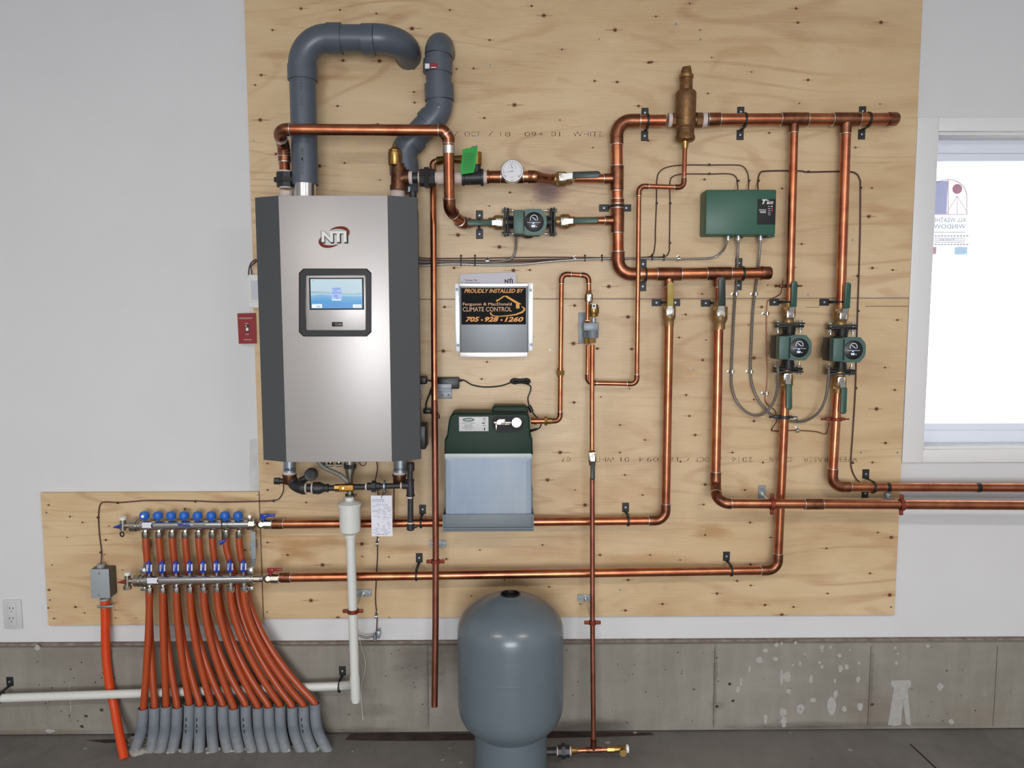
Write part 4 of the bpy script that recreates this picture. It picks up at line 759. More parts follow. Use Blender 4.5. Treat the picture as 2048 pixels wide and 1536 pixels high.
valve('small brass ball valve with a black grip on the thin tank line', P(1184.5, 916, .13), D_, .010, .026, .014, (1185, 912), (1185, 922), (1185, 959), 9, 'black')
part(t, 'tee', MB().tube(PP((1187, 1478, .25), (1187, 1500, .25)), .0105, 16).tube(PP((1172, 1500, .25), (1202, 1499, .25)), .0105, 16), 'fit')
part(t, 'pipe', MB().tube(PP((1146, 1501, .25), (1218, 1498.5, .25)), .0088, 16), 'copper'); part(t, 'adapter', MB().tube(PP((1143, 1501, .25), (1156, 1501, .25)), [.015, .010], 14).tube(PP((1214, 1498.6, .25), (1228, 1498.3, .25)), .0125, 8), 'brass')
t = thing('drain_valve', 'small brass drain valve with a white cap on the floor right of the tank', 'valve', PF(1242, 1508))
part(t, 'body', MB().tube(PP((1228, 1498.2, .25), (1251, 1497.5, .25)), .012, 14).tube([P(1246, 1499, .25), P(1246, 1507, .28)], .012, 14), 'brass'); part(t, 'cap', MB().tube(PP((1252, 1497.5, .25), (1257, 1497.4, .25)), .0145, 16).tube(PP((1250, 1497.5, .25), (1252, 1497.4, .25)), .006, 10), 'white')
t = union('black iron union beside the foot of the grey-blue tank', P(1128, 1502, .25), R_, .015, .027, .022)
part(t, 'nipple', MB().tube(PP((1088, 1503, .25), (1115, 1502.5, .25)), .0145, 16), 'iron')
# regulator cluster
t = thing('pressure_regulator', 'grey pressure regulator with a bracket plate on the plywood', 'regulator', P(1180, 690, .06))
mb = MB(); mb.pbox(1157, 625, 1172, 687, .0005, .004, .001); part(t, 'bracket_plate', mb, 'casting')
mb = MB(); mb.pbox(1167, 645, 1198, 662, .045, .105, .004); part(t, 'housing', mb, 'casting'); 
part(t, 'bonnet', MB().tube([P(1185, 661, .085), P(1185, 676, .085)], .021, 24).tube([P(1174, 663, .05), P(1174, 675, .05)], .015, 16), 'shelf'); part(t, 'neck', MB().tube([P(1187, 646, .085), P(1187, 636, .085)], .0085, 14), 'zinc')
part(t, 'brass_nuts', MB().tube([P(1184, 676, .085), P(1184, 686, .085)], .014, 8).tube([P(1175, 676, .06), P(1175, 688, .06)], .012, 8), 'brass')
t = thing('backflow_valve', 'small brass backflow valve with a white tag above the grey regulator', 'valve', P(1187, 636, .09))
part(t, 'body', MB().lathe(P(1187, 634, .09), U, [(.010, 0), (.017, .003), (.018, .012), (.020, .016), (.020, .030), (.017, .042), (.012, .046)], 10), 'brass'); mb = MB(); mb.pbox(1184, 607, 1192.5, 618, .115, .118, .002); part(t, 'tag', mb, 'white')
part(t, 'hole', MB().lathe(P(1188, 612, .119), (0, -1, 0), [(.0035, 0), (.0035, .0006)], 12), 'ink'); part(t, 'side_pipe', MB().tube(PP((1175.5, 600, .07), (1175, 640, .07)), .0075, 14).tube(PP((1171, 641, .07), (1178, 641, .07)), .008, 10), 'copper')
t = thing('isolation_valve', 'tiny brass isolation valve at the top of the regulator cluster', 'valve', P(1178, 604, .065))
part(t, 'body', MB().lathe(P(1177.5, 606, .065), U, [(.009, 0), (.014, .006), (.015, .02), (.014, .03), (.010, .036), (.0095, .046)], 8), 'bronze'); mb = MB(); mb.pbox(1174, 588, 1183, 604, .082, .085, .002); part(t, 'plate', mb, 'steel'); part(t, 'screw', MB().tube([P(1178, 593.5, .085), P(1178, 593.5, .089)], .0045, 8), 'zinc')

# straps and hangers
G = [(1295, 241.5, 'h', rH, (1, -1), 'black strap on the upper header left of the air separator'), (1490, 239.5, 'h', rH, (1, -1), 'black strap on the upper header right of the air separator'), (1738, 238.5, 'h', rH, (1, -1), 'black strap on the upper header by its capped end'),
     (1291, 549, 'h', rH, (1, -1), 'black strap at the left end of the lower header'), (1486, 547, 'h', rH, (1, -1), 'black strap near the capped end of the lower header'), (1234.5, 412, 'v', rH, (1, -1), 'black strap on the tall vertical header between its two tees'),
     (958, 446, 'h', 7.6/k0, (1, -1), 'black strap behind the green grip left of the horizontal pump')]
for x, y, o_, r_, sd_, lb in G: strap(x, y, H, o_, r_, sd_, lb)
for x, y, r_, sd_, lb in ((1338, 605, 8.2/k0, (-1, 1), 'black strap behind the yellow-handled valve'), (1439, 606, 9/k0, (-1,), 'black strap behind the dark-handled valve'), (1578, 604, 8.4/k0, (-1,), 'black strap above the left vertical pump'), (1681, 604, 9.6/k0, (-1,), 'black strap above the rightmost pump')): strap(x, y, H, 'v', r_, sd_, lb)
strap(1256, 1042, .062, 'h', 8.7/k1, (1,), 'black strap on the long supply pipe right of the thin tank line'); strap(842, 1046, .061, 'h', 8.7/k1, (1,), 'black strap on the supply pipe beside the black gas drop')
strap(833, 1151, .096, 'h', 8.9/k1, (1,), 'black strap on the lowest long pipe left of the thin riser'); strap(1462, 1142, .064, 'h', 8.9/k1, (1,), 'black strap on the lowest long pipe near its corner'); strap(1747, 975, .066, 'h', 9.4/k1, (1, -1), 'black strap on the upper pipe leaving the picture at the right')
strap(679, 1374, .078, 'h', .0167, (1,), 'black strap on the white pipe beside the drain corner', wall=.021, group='black straps on the concrete'); strap(3, 1395, .075, 'h', .0167, (1,), 'black strap on the white pipe at the left picture edge', wall=.021, group='black straps on the concrete')
hanger(727, 1186, 706, 1222, .175, .0165, (0, 0, 1), 'ring hanger holding the white drain pipe')
hanger(876, 1088, 871, 1123, .19, .0118, (0, 0, 1), 'ring hanger on the thin riser right of the boiler')
hanger(1171, 1196, 1185, 1245, .20, .009, (0, 0, 1), 'ring hanger on the thin tank line above the concrete')
hanger(1524, 987, 1544, 1008, .145, 9.4/k1, (1, 0, 0), 'ring hanger on the lower right pipe beside the vertical pipe', False)
hanger(1776, 990, 1803, 1009.5, .148, 9.4/k1, (1, 0, 0), 'ring hanger on the lower right pipe at the plywood edge', False)
# ================================================================ MANIFOLDS
XU = [290.7, 317.9, 344.2, 370.2, 397, 424.5, 451.8, 478]; XL = [299, 325.5, 352.7, 380, 407, 434, 461, 487.7]
DU, DL = .06, .11; kU, kL = S(380, 1050, DU), S(380, 1160, DL)
t = thing('manifold', 'upper steel heating manifold with eight round blue knobs', 'manifold', P(385, 1050, DU), 'heating manifolds')
bu = MB().tube([P(262, 1051.5, DU), P(505, 1049, DU)], 9.2/kU, 28); part(t, 'barrel', bu, 'steel')
part(t, 'barrel_lettering', textmb('Watts', 367, 1050, DU+9.2/kU, 7.5, 25, .025, off=.0008), 'blued'); mb = MB(); mb.pbox(284, 1045, 303, 1056, DU+8.6/kU, DU+9.3/kU); mb.mi = 1; mb.pbox(302, 1049, 304.5, 1055, DU+9/kU, DU+9.6/kU); mb.pbox(386, 1049, 411, 1050.2, DU+9/kU, DU+9.4/kU); part(t, 'label', mb, ('paper', 'ink'))
part(t, 'end_ring', MB().tube([P(262, 1051.5, DU), P(274, 1051.4, DU)], 11.8/kU, 10).tube([P(276, 1051.4, DU), P(280, 1051.4, DU)], 10.6/kU, 24), 'nickel'); part(t, 'end_ring', MB().tube([P(496, 1049, DU), P(500, 1049, DU)], 11/kU, 24).tube([P(500, 1049, DU), P(511, 1049, DU)], 11.5/kU, 8), 'nickel')
for x in XU:
    part(t, 'knob', MB().lathe(P(x-1.5, 1041, DU), U, [(3/kU, 0), (4/kU, 2/kU), (8.5/kU, 4/kU), (9.6/kU, 8/kU), (9.4/kU, 13/kU), (7/kU, 17/kU), (3/kU, 18.5/kU)], 20), 'blue')
    part(t, 'pipe_fitting', MB().lathe(P(x, 1059, DU), D_, [(5/kU, 0), (5.5/kU, 4/kU), (7.8/kU, 6/kU), (7.8/kU, 15/kU), (6/kU, 18/kU)], 8), 'nickel')
def endcap(t, x, y, d, k, colm, capc, loop):
    part(t, 'bleed_elbow', MB().tube([P(x+22, y, d), P(x+6, y, d)], 5.5/k, 8).tube([P(x+6, y-10, d), P(x+6, y+9, d)], 6/k, 14).tube([P(x+6, y-9, d), P(x+6, y-12, d)], 5.6/k, 12), 'nickel')
    part(t, 'bleed_cap', MB().tube([P(x+6, y-18, d), P(x+6, y-12, d)], 6/k, 14), 'white')
    part(t, 'bleed_handle', MB().tube([P(x+2, y+1, d+.01), P(x-14, y+3, d+.012)], [5.5/k, .8/k], 6), colm)
    if loop: part(t, 'cap_lanyard', MB().ring(P(x+4, y+17, d+.01), (.3, 1, 0), 4.5/k, 1.5/k, 14, 6), 'black')
    else: part(t, 'bleed_nut', MB().tube([P(x+6, y+9, d), P(x+6, y+16, d)], 8/k, 6), 'nickel')
endcap(t, 240, 1051.5, DU, kU, 'blued', 0, True)
def endvalve(label, x, y, d, k, colm, px1):
    t = thing('manifold_valve', label, 'ball valve', P(x, y, d), 'manifold shut-off valves')
    part(t, 'body', MB().tube([P(x-16, y, d), P(x-9, y, d)], 7/k, 14).ball(P(x, y, d), 8.5/k, (1, 1, 1), 16).tube([P(x+7, y, d), P(x+22, y, d)], 9.5/k, 8).tube([P(x, y, d), P(x, y, d+.018)], 5/k, 12), 'nickel')
    part(t, 'thread_tape', MB().tube([P(x+22, y, d), P(x+27, y, d)], 8.6/k, 18), 'tape')
    mb = MB().tube([P(x+5, y-9, d), P(x+5, y-15, d)], 4/k, 10).box(P(x+5, y-17, d), (13/k, .014, 8/k), .002).box(P(x+18, y-18.5, d), (20/k, .012, 5.5/k), .002); part(t, 'handle', mb, colm)
endvalve('chrome ball valve with a small blue lever at the right of the upper manifold', 522, 1049, DU, kU, 'blued', 0)
t = thing('manifold', 'lower steel heating manifold with eight blue flow meters', 'manifold', P(390, 1161, DL), 'heating manifolds')
part(t, 'barrel', MB().tube([P(272, 1161.5, DL), P(508, 1158, DL)], 9.4/kL, 28), 'steel'); mb = MB(); mb.pbox(294, 1156, 316, 1167, DL+8.6/kL, DL+9.5/kL); mb.mi = 1; mb.pbox(314, 1159, 316, 1165, DL+9/kL, DL+9.8/kL); part(t, 'label', mb, ('paper', 'ink'))
part(t, 'end_ring', MB().tube([P(270, 1161.5, DL), P(280, 1161.4, DL)], 12/kL, 10).tube([P(284, 1161.4, DL), P(288, 1161.4, DL)], 11/kL, 24), 'nickel'); part(t, 'end_ring', MB().tube([P(496, 1158, DL), P(503, 1158, DL)], 11.5/kL, 24).tube([P(503, 1158, DL), P(520, 1158, DL)], 6.6/kL, 8), 'nickel')
for i, x in enumerate(XL):
    y0 = 1151.5-.4*i
    fm = part(t, 'flow_meter', MB().lathe(P(x-.5, y0-5, DL), U, [(4.5/kL, 0), (6.5/kL, 3/kL), (6.8/kL, 10/kL), (6.6/kL, 17/kL), (4.5/kL, 22/kL), (1.6/kL, 23.5/kL), (1.4/kL, 26/kL)], 16), 'blued'); mb = MB()
    for s in (-1, 1): mb.tube([P(x-.5+s*4.2, y0-9, DL+6.3/kL), P(x-.5+s*4.2, y0-22, DL+6.3/kL)], 1.7/kL, 8)
    part(t, 'gauge_window', mb, 'stkw' if i in (1, 2, 6) else 'white', fm)
    part(t, 'flow_meter_stem', MB().tube([P(x-.5, y0+2, DL), P(x-.5, y0-6, DL)], 3.6/kL, 12), 'nickel')
    part(t, 'pipe_fitting', MB().lathe(P(x, 1168-.4*i, DL), D_, [(3.6/kL, 0), (4/kL, 5/kL), (7.6/kL, 7/kL), (7.8/kL, 14/kL), (6.5/kL, 19/kL)], 8), 'steel')
endcap(t, 249, 1162, DL, kL, 'red', 0, False)
endvalve('chrome ball valve with a small red lever at the right of the lower manifold', 536, 1157.5, DL, kL, 'red', 0)
for sx, lab in ((0, 'grey steel bracket joining the two manifolds at their right end'), (1, 'grey steel bracket behind the left end of the manifolds')):
    t = thing('manifold_bracket', lab, 'bracket', P(507-215*sx, 1180, 0), 'manifold brackets'); q = (-214 if sx else 0)
    mb = MB().prism([P(502+q, 1063, .05), P(511+q, 1063, .05), P(512+q, 1117, .05), P(503+q, 1117, .05)], (0, -.003, 0)); mb.prism([P(503+q, 1117, .05), P(512+q, 1117, .05), P(508+q, 1136, .11), P(500+q, 1136, .11)], (0, -.003, 0)); part(t, 'arm', mb, 'zinc')
    part(t, 'foot', MB().box(P(507+q, 1090, .026), (.012, .05, .03), .001), 'zinc'); mb = MB(); mb.box(P(502+q, 1140, .11), (.020, .02, .024), .002); mb.tube([P(502+q, 1140, .12), P(502+q, 1140, .135)], .006, 6); part(t, 'clamp', mb, 'steel'); part(t, 'clamp', MB().box(P(502+q, 1176, .105), (.018, .02, .016), .002), 'steel')
    part(t, 'clamp', MB().tube([P(499+q, 1033, .07), P(499+q, 1033, .09)], .0055, 6).box(P(499+q, 1036, .065), (.014, .016, .016), .003), 'steel')
t = thing('wire_tie', 'black wire with a blue tip tied round the upper manifold', 'tie', P(446, 1070, .1)); part(t, 'wire', MB().tube(PP((443, 1038, .09), (443, 1045, .105), (444, 1056, .105), (445, 1082, .10)), .0022, 6), 'black'); part(t, 'tip', MB().tube(PP((440, 1086, .11), (451, 1080, .11)), [.009, .004], 8), 'blued')

# PEX tubes and conduits
CX = [286.8, 309.7, 332.4, 354.8, 379, 400, 422.5, 446.3, 468.2, 491.9, 516, 538, 560.4, 585, 607.6, 630.3]; CY = [1416, 1413, 1411, 1413, 1407, 1409, 1408, 1409, 1415, 1409, 1413, 1412, 1410, 1412, 1410, 1406]
CB = [271, 303, 323, 346, 374, 399, 427, 455, 478, 503, 526, 550, 571, 600, 624, 652]
ORD = ['leftmost', 'second from the left', 'third from the left', 'fourth from the left', 'fifth from the left', 'sixth from the left', 'seventh from the left', 'eighth from the left', 'eighth from the right', 'seventh from the right', 'sixth from the right', 'fifth from the right', 'fourth from the right', 'third from the right', 'second from the right', 'rightmost']
rp_ = 6.9/S(400, 1300, .13)
random.seed(4)
for i in range(16):
    j = i//2; lower = i % 2 == 0; dc = .115
    if lower: top = [(XL[j], 1176-.4*j, DL), (XL[j], 1186, DL)]; y0, d0, xs = 1186, DL, XL[j]; ex = 1.65
    else: top = [(XU[j], 1072, DU), (XU[j]+2, 1100, DU+.002)] ; xs = XU[j]+(7, 9, 9, 9, 9, 11, 20, 14)[j]; top += [(xs, 1160, DU)]; y0, d0, ex = 1160, DU, 1.75
    pts = top[:]
    for q in (.12, .26, .42, .58, .74, .88):
        y = y0+(CY[i]-y0)*q; f = q**ex; pts.append((xs+(CX[i]-xs)*f, y, d0+(dc-d0)*q))
    pts += [(CX[i], CY[i]+2, dc), (CX[i]-1, CY[i]+26, dc)]
    mono('heating_tube', MB().tube(smooth([P(*p) for p in pts], 5), rp_, 14), 'pex', 'orange heating tube entering the %s of the sixteen grey floor sleeves' % ORD[i], 'tube', None, 'orange heating tubes')
rc = 10.8/S(450, 1415, .12); T0 = .88
for i in range(16):
    a = P(CX[i], CY[i], .115); b = PF(CB[i], 1497, 0); m1_ = P(CX[i]+(CB[i]-CX[i])*.06, 1440, .115); m2_ = P(CX[i]+(CB[i]-CX[i])*.36, 1469, .116); b = P(CB[i]+(CB[i]-CX[i])*.25, 1506, .128); b.z = -.012
    path = smooth([a, m1_, m2_, b], 5); mb = MB().tube(path, rc, 20, cap=False); mb.tube(path[:-2], rc*.86, 20, cap=False)
    o_ = len(mb.v); n_ = len(path); mb.f += [[k_, (k_+1) % 20, n_*20+(k_+1) % 20, n_*20+k_] for k_ in range(20)]; mb.m += [0]*20
    if i in (4, 5, 9, 14):
        mb.mi = 1
        for q in range(3): z = path[4+q*2]; mb.box(z+V((-.004, -rc*.97, 0)), (.004, .002, .012))
    mono('floor_sleeve', mb, ('cond', 'ink'), 'dusty grey plastic sleeve in the floor, %s of sixteen in the row' % ORD[i], 'sleeve', None, 'grey floor sleeves')
mb = MB(); random.seed(9)
for i in range(170):
    x = random.uniform(262, 662); y = random.uniform(1497, 1508)-(x-262)*.02; 
    if random.random() < .35: x, y = random.uniform(262, 296), random.uniform(1478, 1508)
    c = PF(x, y, .002); s = random.uniform(.003, .009)*(1.7 if x < 296 else 1); mb.ball(c, s, (1.2, 1, random.uniform(.5, .9)), 7)
tag(mono('concrete_rubble', mb, 'debris', 'pale broken concrete crumbs heaped at the foot of the grey sleeves', 'rubble'), None, None, None, 'stuff')
# big orange tube and junction box
t = thing('junction_box', 'small grey junction box on the small plywood sheet', 'junction box', P(203, 1197, 0))
mb = MB(); mb.pbox(181, 1139, 220, 1196, .0005, .052, .004); part(t, 'box', mb, 'greyd'); mb = MB(); mb.pbox(180.5, 1138.5, 218.5, 1197, .052, .058, .003); lid = part(t, 'lid', mb, 'grey')
for y in (1147, 1191): part(t, 'screw', MB().lathe(P(198, y, .058), (0, -1, 0), [(.004, 0), (.003, .0015)], 10), 'zinc', lid)
part(t, 'connector', MB().tube(PP((202, 1128, .03), (202, 1140, .03)), .014, 14), 'grey'); part(t, 'connector', MB().tube(PP((209, 1196, .03), (210, 1202, .03)), .016, 14), 'grey')
mono('conduit_tube', MB().tube(smooth(PP((210, 1200, .03), (211, 1240, .032), (211.5, 1290, .035), (214, 1330, .04), (221, 1380, .045), (228, 1410, .06), (237, 1460, .11), (249, 1519, .175))), 8.6/S(215, 1300, .05), 18), 'orange', 'thick bright orange tube bending from the grey junction box to the floor', 'tube')
mono('pipe_clip', MB().box(P(211, 1213, .05), (.052, .004, .008), .001).ball(P(197, 1213, .05), .006, (1, .7, 1), 8).ball(P(224, 1213, .05), .006, (1, .7, 1), 8).ring(P(210.5, 1213, .031), (0, 0, 1), .018, .0015, 20, 5), 'zinc', 'small zinc clip holding the bright orange tube under the junction box', 'clip')

# ================================================================ WHITE DRAIN
t = thing('drain_pipe', 'white plastic drain pipe dropping from the trap, then running left over the concrete', 'pipe', P(712, 1400, .175))
DV = .175; rv = 9/S(705, 1250, DV)
part(t, 'down_pipe', MB().tube(PP((701, 1070, DV), (711, 1396, DV)), rv, 24), 'wpvc'); part(t, 'end_cap', MB().tube(PP((710.6, 1376, DV), (711.4, 1396, DV), (711.8, 1404, DV), (712, 1407, DV)), [rv*1.06, rv*1.12, rv*.9, rv*.4], 24).tube(PP((709.5, 1352, DV), (710.6, 1376, DV)), rv*1.1, 24), 'wpvc')
part(t, 'side_pipe', MB().tube(PP((709, 1369, .165), (700, 1370, .12), (680, 1372, .078), (300, 1386, .075), (-420, 1411, .075)), rv*.98, 24), 'wpvc')
t = thing('drain_trap', 'white cylindrical condensate trap under the boiler', 'trap', P(700, 1070, DV))
mc = P(700, 1040, DV); kk = S(700, 1040, DV); part(t, 'cup', MB().lathe(mc, U, [(6/kk, -38/kk), (11/kk, -36/kk), (11.5/kk, -29/kk), (18/kk, -25/kk), (20.5/kk, -22/kk), (21.5/kk, 30/kk), (23.5/kk, 30/kk), (23.5/kk, 34/kk), (20/kk, 36/kk), (9/kk, 40/kk), (8.5/kk, 47/kk)], 36), 'wpvc')
part(t, 'clamp', MB().tube(PP((700, 988, .15), (700, 993, .15)), .0175, 16).box(P(710, 990, .16), (.012, .01, .008), .001), 'iron')
# black iron gas line
t = thing('gas_line', 'black iron gas line with fittings under the boiler', 'pipe', P(700, 975, .13)); DG2 = .185; kg = S(700, 970, DG2)
part(t, 'pipe', MB().tube(PP((601, 976, DG2), (625, 976, DG2)), 8.5/kg, 18).tube(PP((655, 976, DG2), (672, 976, DG2)), 6/kg, 16), 'iron')
part(t, 'elbow', MB().tube(smooth(PP((584, 960, .15), (590, 970, .16), (602, 976, DG2), (610, 976, DG2))), 11.5/kg, 20).tube(PP((604, 976, DG2), (611, 976, DG2)), 13/kg, 20), 'iron')
part(t, 'reducer', MB().lathe(P(627, 976, DG2), R_, [(12/kg, 0), (12.5/kg, 12/kg), (7/kg, 24/kg), (8.5/kg, 25/kg), (8.5/kg, 30/kg), (6/kg, 31/kg)], 20), 'iron')
each(t, 'thread_tape', 'tape', [((610, 976, DG2), (614, 976, DG2), 10.5/kg), ((624, 976, DG2), (628, 976, DG2), 10.8/kg), ((731, 973, DG2), (734, 973, DG2), 7/kg), ((801, 971, DG2), (804, 971, DG2), 6.5/kg), ((820, 993, DG2), (820, 996, DG2), 6.5/kg), ((821, 1044, DG2), (821, 1047, DG2), 6.5/kg)])
part(t, 'pipe', MB().tube(PP((706, 974, DG2), (733, 973.5, DG2)), 6/kg, 16).tube(PP((755, 973, DG2), (806, 971, DG2)), 5.8/kg, 16), 'iron')
part(t, 'union', MB().tube(PP((735, 973, DG2), (760, 973, DG2)), 8/kg, 8).tube(PP((744, 973, DG2), (752, 973, DG2)), 12/kg, 8), 'iron')
part(t, 'test_disc', MB().tube(PP((768, 972, DG2), (771, 972, DG2)), 12/kg, 20).ring(P(769.5, 972, DG2), R_, 10/kg, 1.6/kg, 20, 6), 'zinc')
part(t, 'tee', MB().tube(PP((820, 960, DG2), (821, 992, DG2)), 7.6/kg, 18).tube(PP((805, 971, DG2), (822, 971, DG2)), 7.2/kg, 18).tube(PP((820, 959, DG2), (820, 962, DG2)), 8.8/kg, 18).tube(PP((821, 989, DG2), (821, 992, DG2)), 8.8/kg, 18), 'iron')
part(t, 'drop_pipe', MB().tube(PP((821, 990, DG2), (821, 1050, DG2)), 5.8/kg, 16), 'iron'); part(t, 'drip_cap', MB().tube(PP((821, 1048, DG2), (821, 1059, DG2), (821, 1061, DG2)), [7.8/kg, 8/kg, 5/kg], 16).tube(PP((822, 1053, DG2), (834, 1053, DG2)), 3.5/kg, 10), 'iron')
part(t, 'riser', MB().tube(PP((820, 960, DG2), (821, 925, DG2)), 5.4/kg, 16).tube(PP((821, 926, DG2), (821, 941, DG2)), 8/kg, 12), 'iron')
t = thing('gas_valve', 'small valve with an amber flat handle on the black gas line', 'valve', P(690, 974, DG2)); part(t, 'body', MB().tube(PP((670, 976, DG2), (708, 975, DG2)), 8/kg, 8), 'brass'); mb = MB(); mb.pbox(678, 971, 706, 981, .200, .208, .002); part(t, 'handle', mb, 'yellowv'); part(t, 'screw', MB().tube([P(686, 976.5, .208), P(686, 976.5, .211)], .004, 10), 'nickel')
def bfit(label, x, d, plug):
    t = thing('bronze_tee', label, 'pipe fitting', P(x, 972, d)); k = S(x, 955, d)
    part(t, 'body', MB().tube(PP((x, 948, d), (x, 952, d), (x, 953, d), (x, 964, d), (x, 968, d)), [14/k, 14.5/k, 13/k, 13/k, 10/k], 22), 'darkbronze'); part(t, 'thread_tape', MB().tube(PP((x, 943, d), (x, 949, d)), 12.6/k, 22), 'tape')
    if plug: part(t, 'branch', MB().tube(PP((x-13, 962, d), (x, 962, d)), 6.5/k, 14), 'darkbronze'); part(t, 'plug', MB().tube(PP((x-30, 962, d), (x-19, 962, d)), 7/k, 8).tube(PP((x-20, 962, d), (x-12, 962, d)), 5.6/k, 12), 'iron')
bfit('brown bronze fitting under the left end of the boiler with a black side plug', 579, .15, True); bfit('short brown bronze cap under the right end of the boiler', 799, .15, False)
t = thing('open_pipe_end', 'dark round iron pipe end facing the room below the boiler', 'pipe fitting', P(621, 962, .17)); c = P(621, 950, .18)
part(t, 'body', MB().lathe(c, (0, 1, 0), [(.013, .002), (.019, .002), (.0225, 0), (.023, .02), (.018, .028), (.013, .03)], 28), 'iron'); part(t, 'branch', MB().tube(PP((601, 962, .14), (618, 953, .14)), .0125, 16), 'iron')
# inspection card
t = thing('inspection_card', 'white printed card with blue writing hanging below the gas line', 'card', P(764, 1072, .15)); mb = MB(); mb.pbox(742.5, 991, 784.5, 1072.5, .165, .1658); part(t, 'card', mb, 'paper'); mb = MB(); random.seed(2)
textmb('INSTALLATION RECORD', 756.5, 999.5, .1658, 2.4, 23, .01, mb=mb); textmb('DATE  TYPE  PRESSURE', 757, 1003, .1658, 2.2, 25, 0, mb=mb)
for r_ in range(20):
    y = 1008+r_*3.0; x = 745
    while x < 781:
        l = random.uniform(1.5, 5)
        if random.random() < (.75 if r_ < 6 or r_ > 15 else .28): mb.pbox(x, y, min(x+l, 782), y+.8, .1658, .1661)
        x += l+1
textmb('RETURN THIS COPY', 764, 1068.5, .1658, 2.2, 24, .02, mb=mb); part(t, 'writing', mb, 'inkb'); part(t, 'hole', MB().lathe(P(763, 995.5, .1659), (0, -1, 0), [(.0016, 0), (.0016, .0003)], 10), 'ink')
part(t, 'tie', MB().tube(smooth(PP((763, 995, .167), (766, 985, .17), (769, 978, .19), (772, 983, .18), (766, 991, .166))), .001, 6), 'black')

# ================================================================ FLOOR TANK
DT = .27; tx = P(1021, 1340, DT).x; kt = S(1021, 1340, DT); RT_ = 105.5/kt
zt = lambda y: P(1021, y, DT).z
t = thing('expansion_tank', 'large grey-blue steel expansion tank standing on the floor', 'tank', V((tx, -DT, 0)))
hz = zt(1189)
prof = [(.128, zt(1474)), (.140, zt(1462)), (.162, zt(1446)), (.176, zt(1425)), (RT_, zt(1408)), (RT_, zt(1377)+.003), (RT_+.0012, zt(1377)), (RT_, zt(1377)-.003)]
zs_ = P(1021, 1377, DT+RT_).z; prof = [(RT_*.66, zt(1458)), (RT_*.72, zt(1452)), (RT_*.82, zt(1444)), (RT_*.91, zt(1434)), (RT_*.965, zt(1423)), (RT_*.993, zt(1412)), (RT_, zt(1400)), (RT_, zs_-.006), (RT_, zs_-.0025), (RT_+.0006, zs_), (RT_, zs_+.0025), (RT_, zs_+.006), (RT_, zt(1264)), (RT_*.99, zt(1250)), (RT_*.955, zt(1239)), (RT_*.895, zt(1227)), (RT_*.80, zt(1217)), (RT_*.66, zt(1207)), (RT_*.48, zt(1198)), (RT_*.33, zt(1192)), (.037, hz+.0005), (.034, hz+.002)]
part(t, 'shell', MB().lathe(V((tx, -DT, 0)), U, prof, 72, False), 'tank')
part(t, 'top_recess', MB().lathe(V((tx, -DT, hz-.004)), U, [(.002, -.004), (.034, -.004), (.036, .008), (.031, .009), (.030, -.003)], 32), 'black')
rb = 73/kt
# base skirt with an arched hole at the front
bm = bmesh.new(); segs = 96; zs = [0, .02, .04, .055, .066, .072, .10, zt(1456)+.004]; hx = 17.5/S(1021, 1530, DT+rb)/rb; grid = []
for zi in zs: grid.append([bm.verts.new(V((tx+rb*math.sin(2*math.pi*k/segs), -DT-rb*math.cos(2*math.pi*k/segs), zi))) for k in range(segs)])
for i in range(len(zs)-1):
    for k in range(segs):
        an = (k+.5)*2*math.pi/segs; an = an-2*math.pi if an > math.pi else an; zm = (zs[i]+zs[i+1])/2; wlim = hx*(1 if zm < .05 else math.sqrt(max(0, 1-((zm-.045)/.03)**2)))
        if abs(an) < wlim and zm < .072: continue
        bm.faces.new((grid[i][k], grid[i][(k+1) % segs], grid[i+1][(k+1) % segs], grid[i+1][k]))
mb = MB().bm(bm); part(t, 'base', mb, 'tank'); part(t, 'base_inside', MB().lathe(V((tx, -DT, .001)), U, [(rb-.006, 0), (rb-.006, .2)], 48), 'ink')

# ================================================================ GLYCOL FEEDER
t = thing('glycol_feeder', 'green and translucent blue fluid feeder on a grey tray', 'feeder', P(977, 1062, .1)); F1 = .185
mb = MB(); 
x0, x1 = P(885.5, 1045, F1+.008).x, P(1067.5, 1045, F1+.008).x; z0_, z1_ = P(976, 1063, F1+.008).z, P(976, 1028.5, F1+.008).z
mb.box(V(((x0+x1)/2, -F1-.006, (z0_+z1_)/2)), (x1-x0, .004, z1_-z0_), .001); mb.box(V(((x0+x1)/2, -(F1+.09)/2-.01, z0_+.014)), (x1-x0, F1-.072, .004))
for s in (x0+.002, x1-.002): mb.box(V((s, -(F1+.09)/2-.01, (z0_+z1_)/2+.006)), (.004, F1-.078, z1_-z0_-.012)); mb.box(V((s, -.05, z1_+.03)), (.004, .10, .07))
part(t, 'tray', mb, 'shelf')
fx = [P(889, 1000, F1).x, P(1065, 1000, F1).x]; zt0, zt1 = P(976, 1029, F1).z, P(976, 909, F1).z
mb = MB().box(V(((fx[0]+fx[1])/2, -.112, (zt0+zt1)/2-.004)), (fx[1]-fx[0]-.004, .146, zt1-zt0+.012), .012, None, 3)
for x in (894, 899, 1055, 1060): mb.tube([P(x, 922, F1-.001), P(x, 1026, F1-.001)], .0035, 8)
part(t, 'reservoir', mb, 'fluid')
mb = MB().box(V(((fx[0]+fx[1])/2, -.113, zt1-.006)), (fx[1]-fx[0]-.002, .146, .022), .006); part(t, 'reservoir_neck', mb, 'fluidtop')
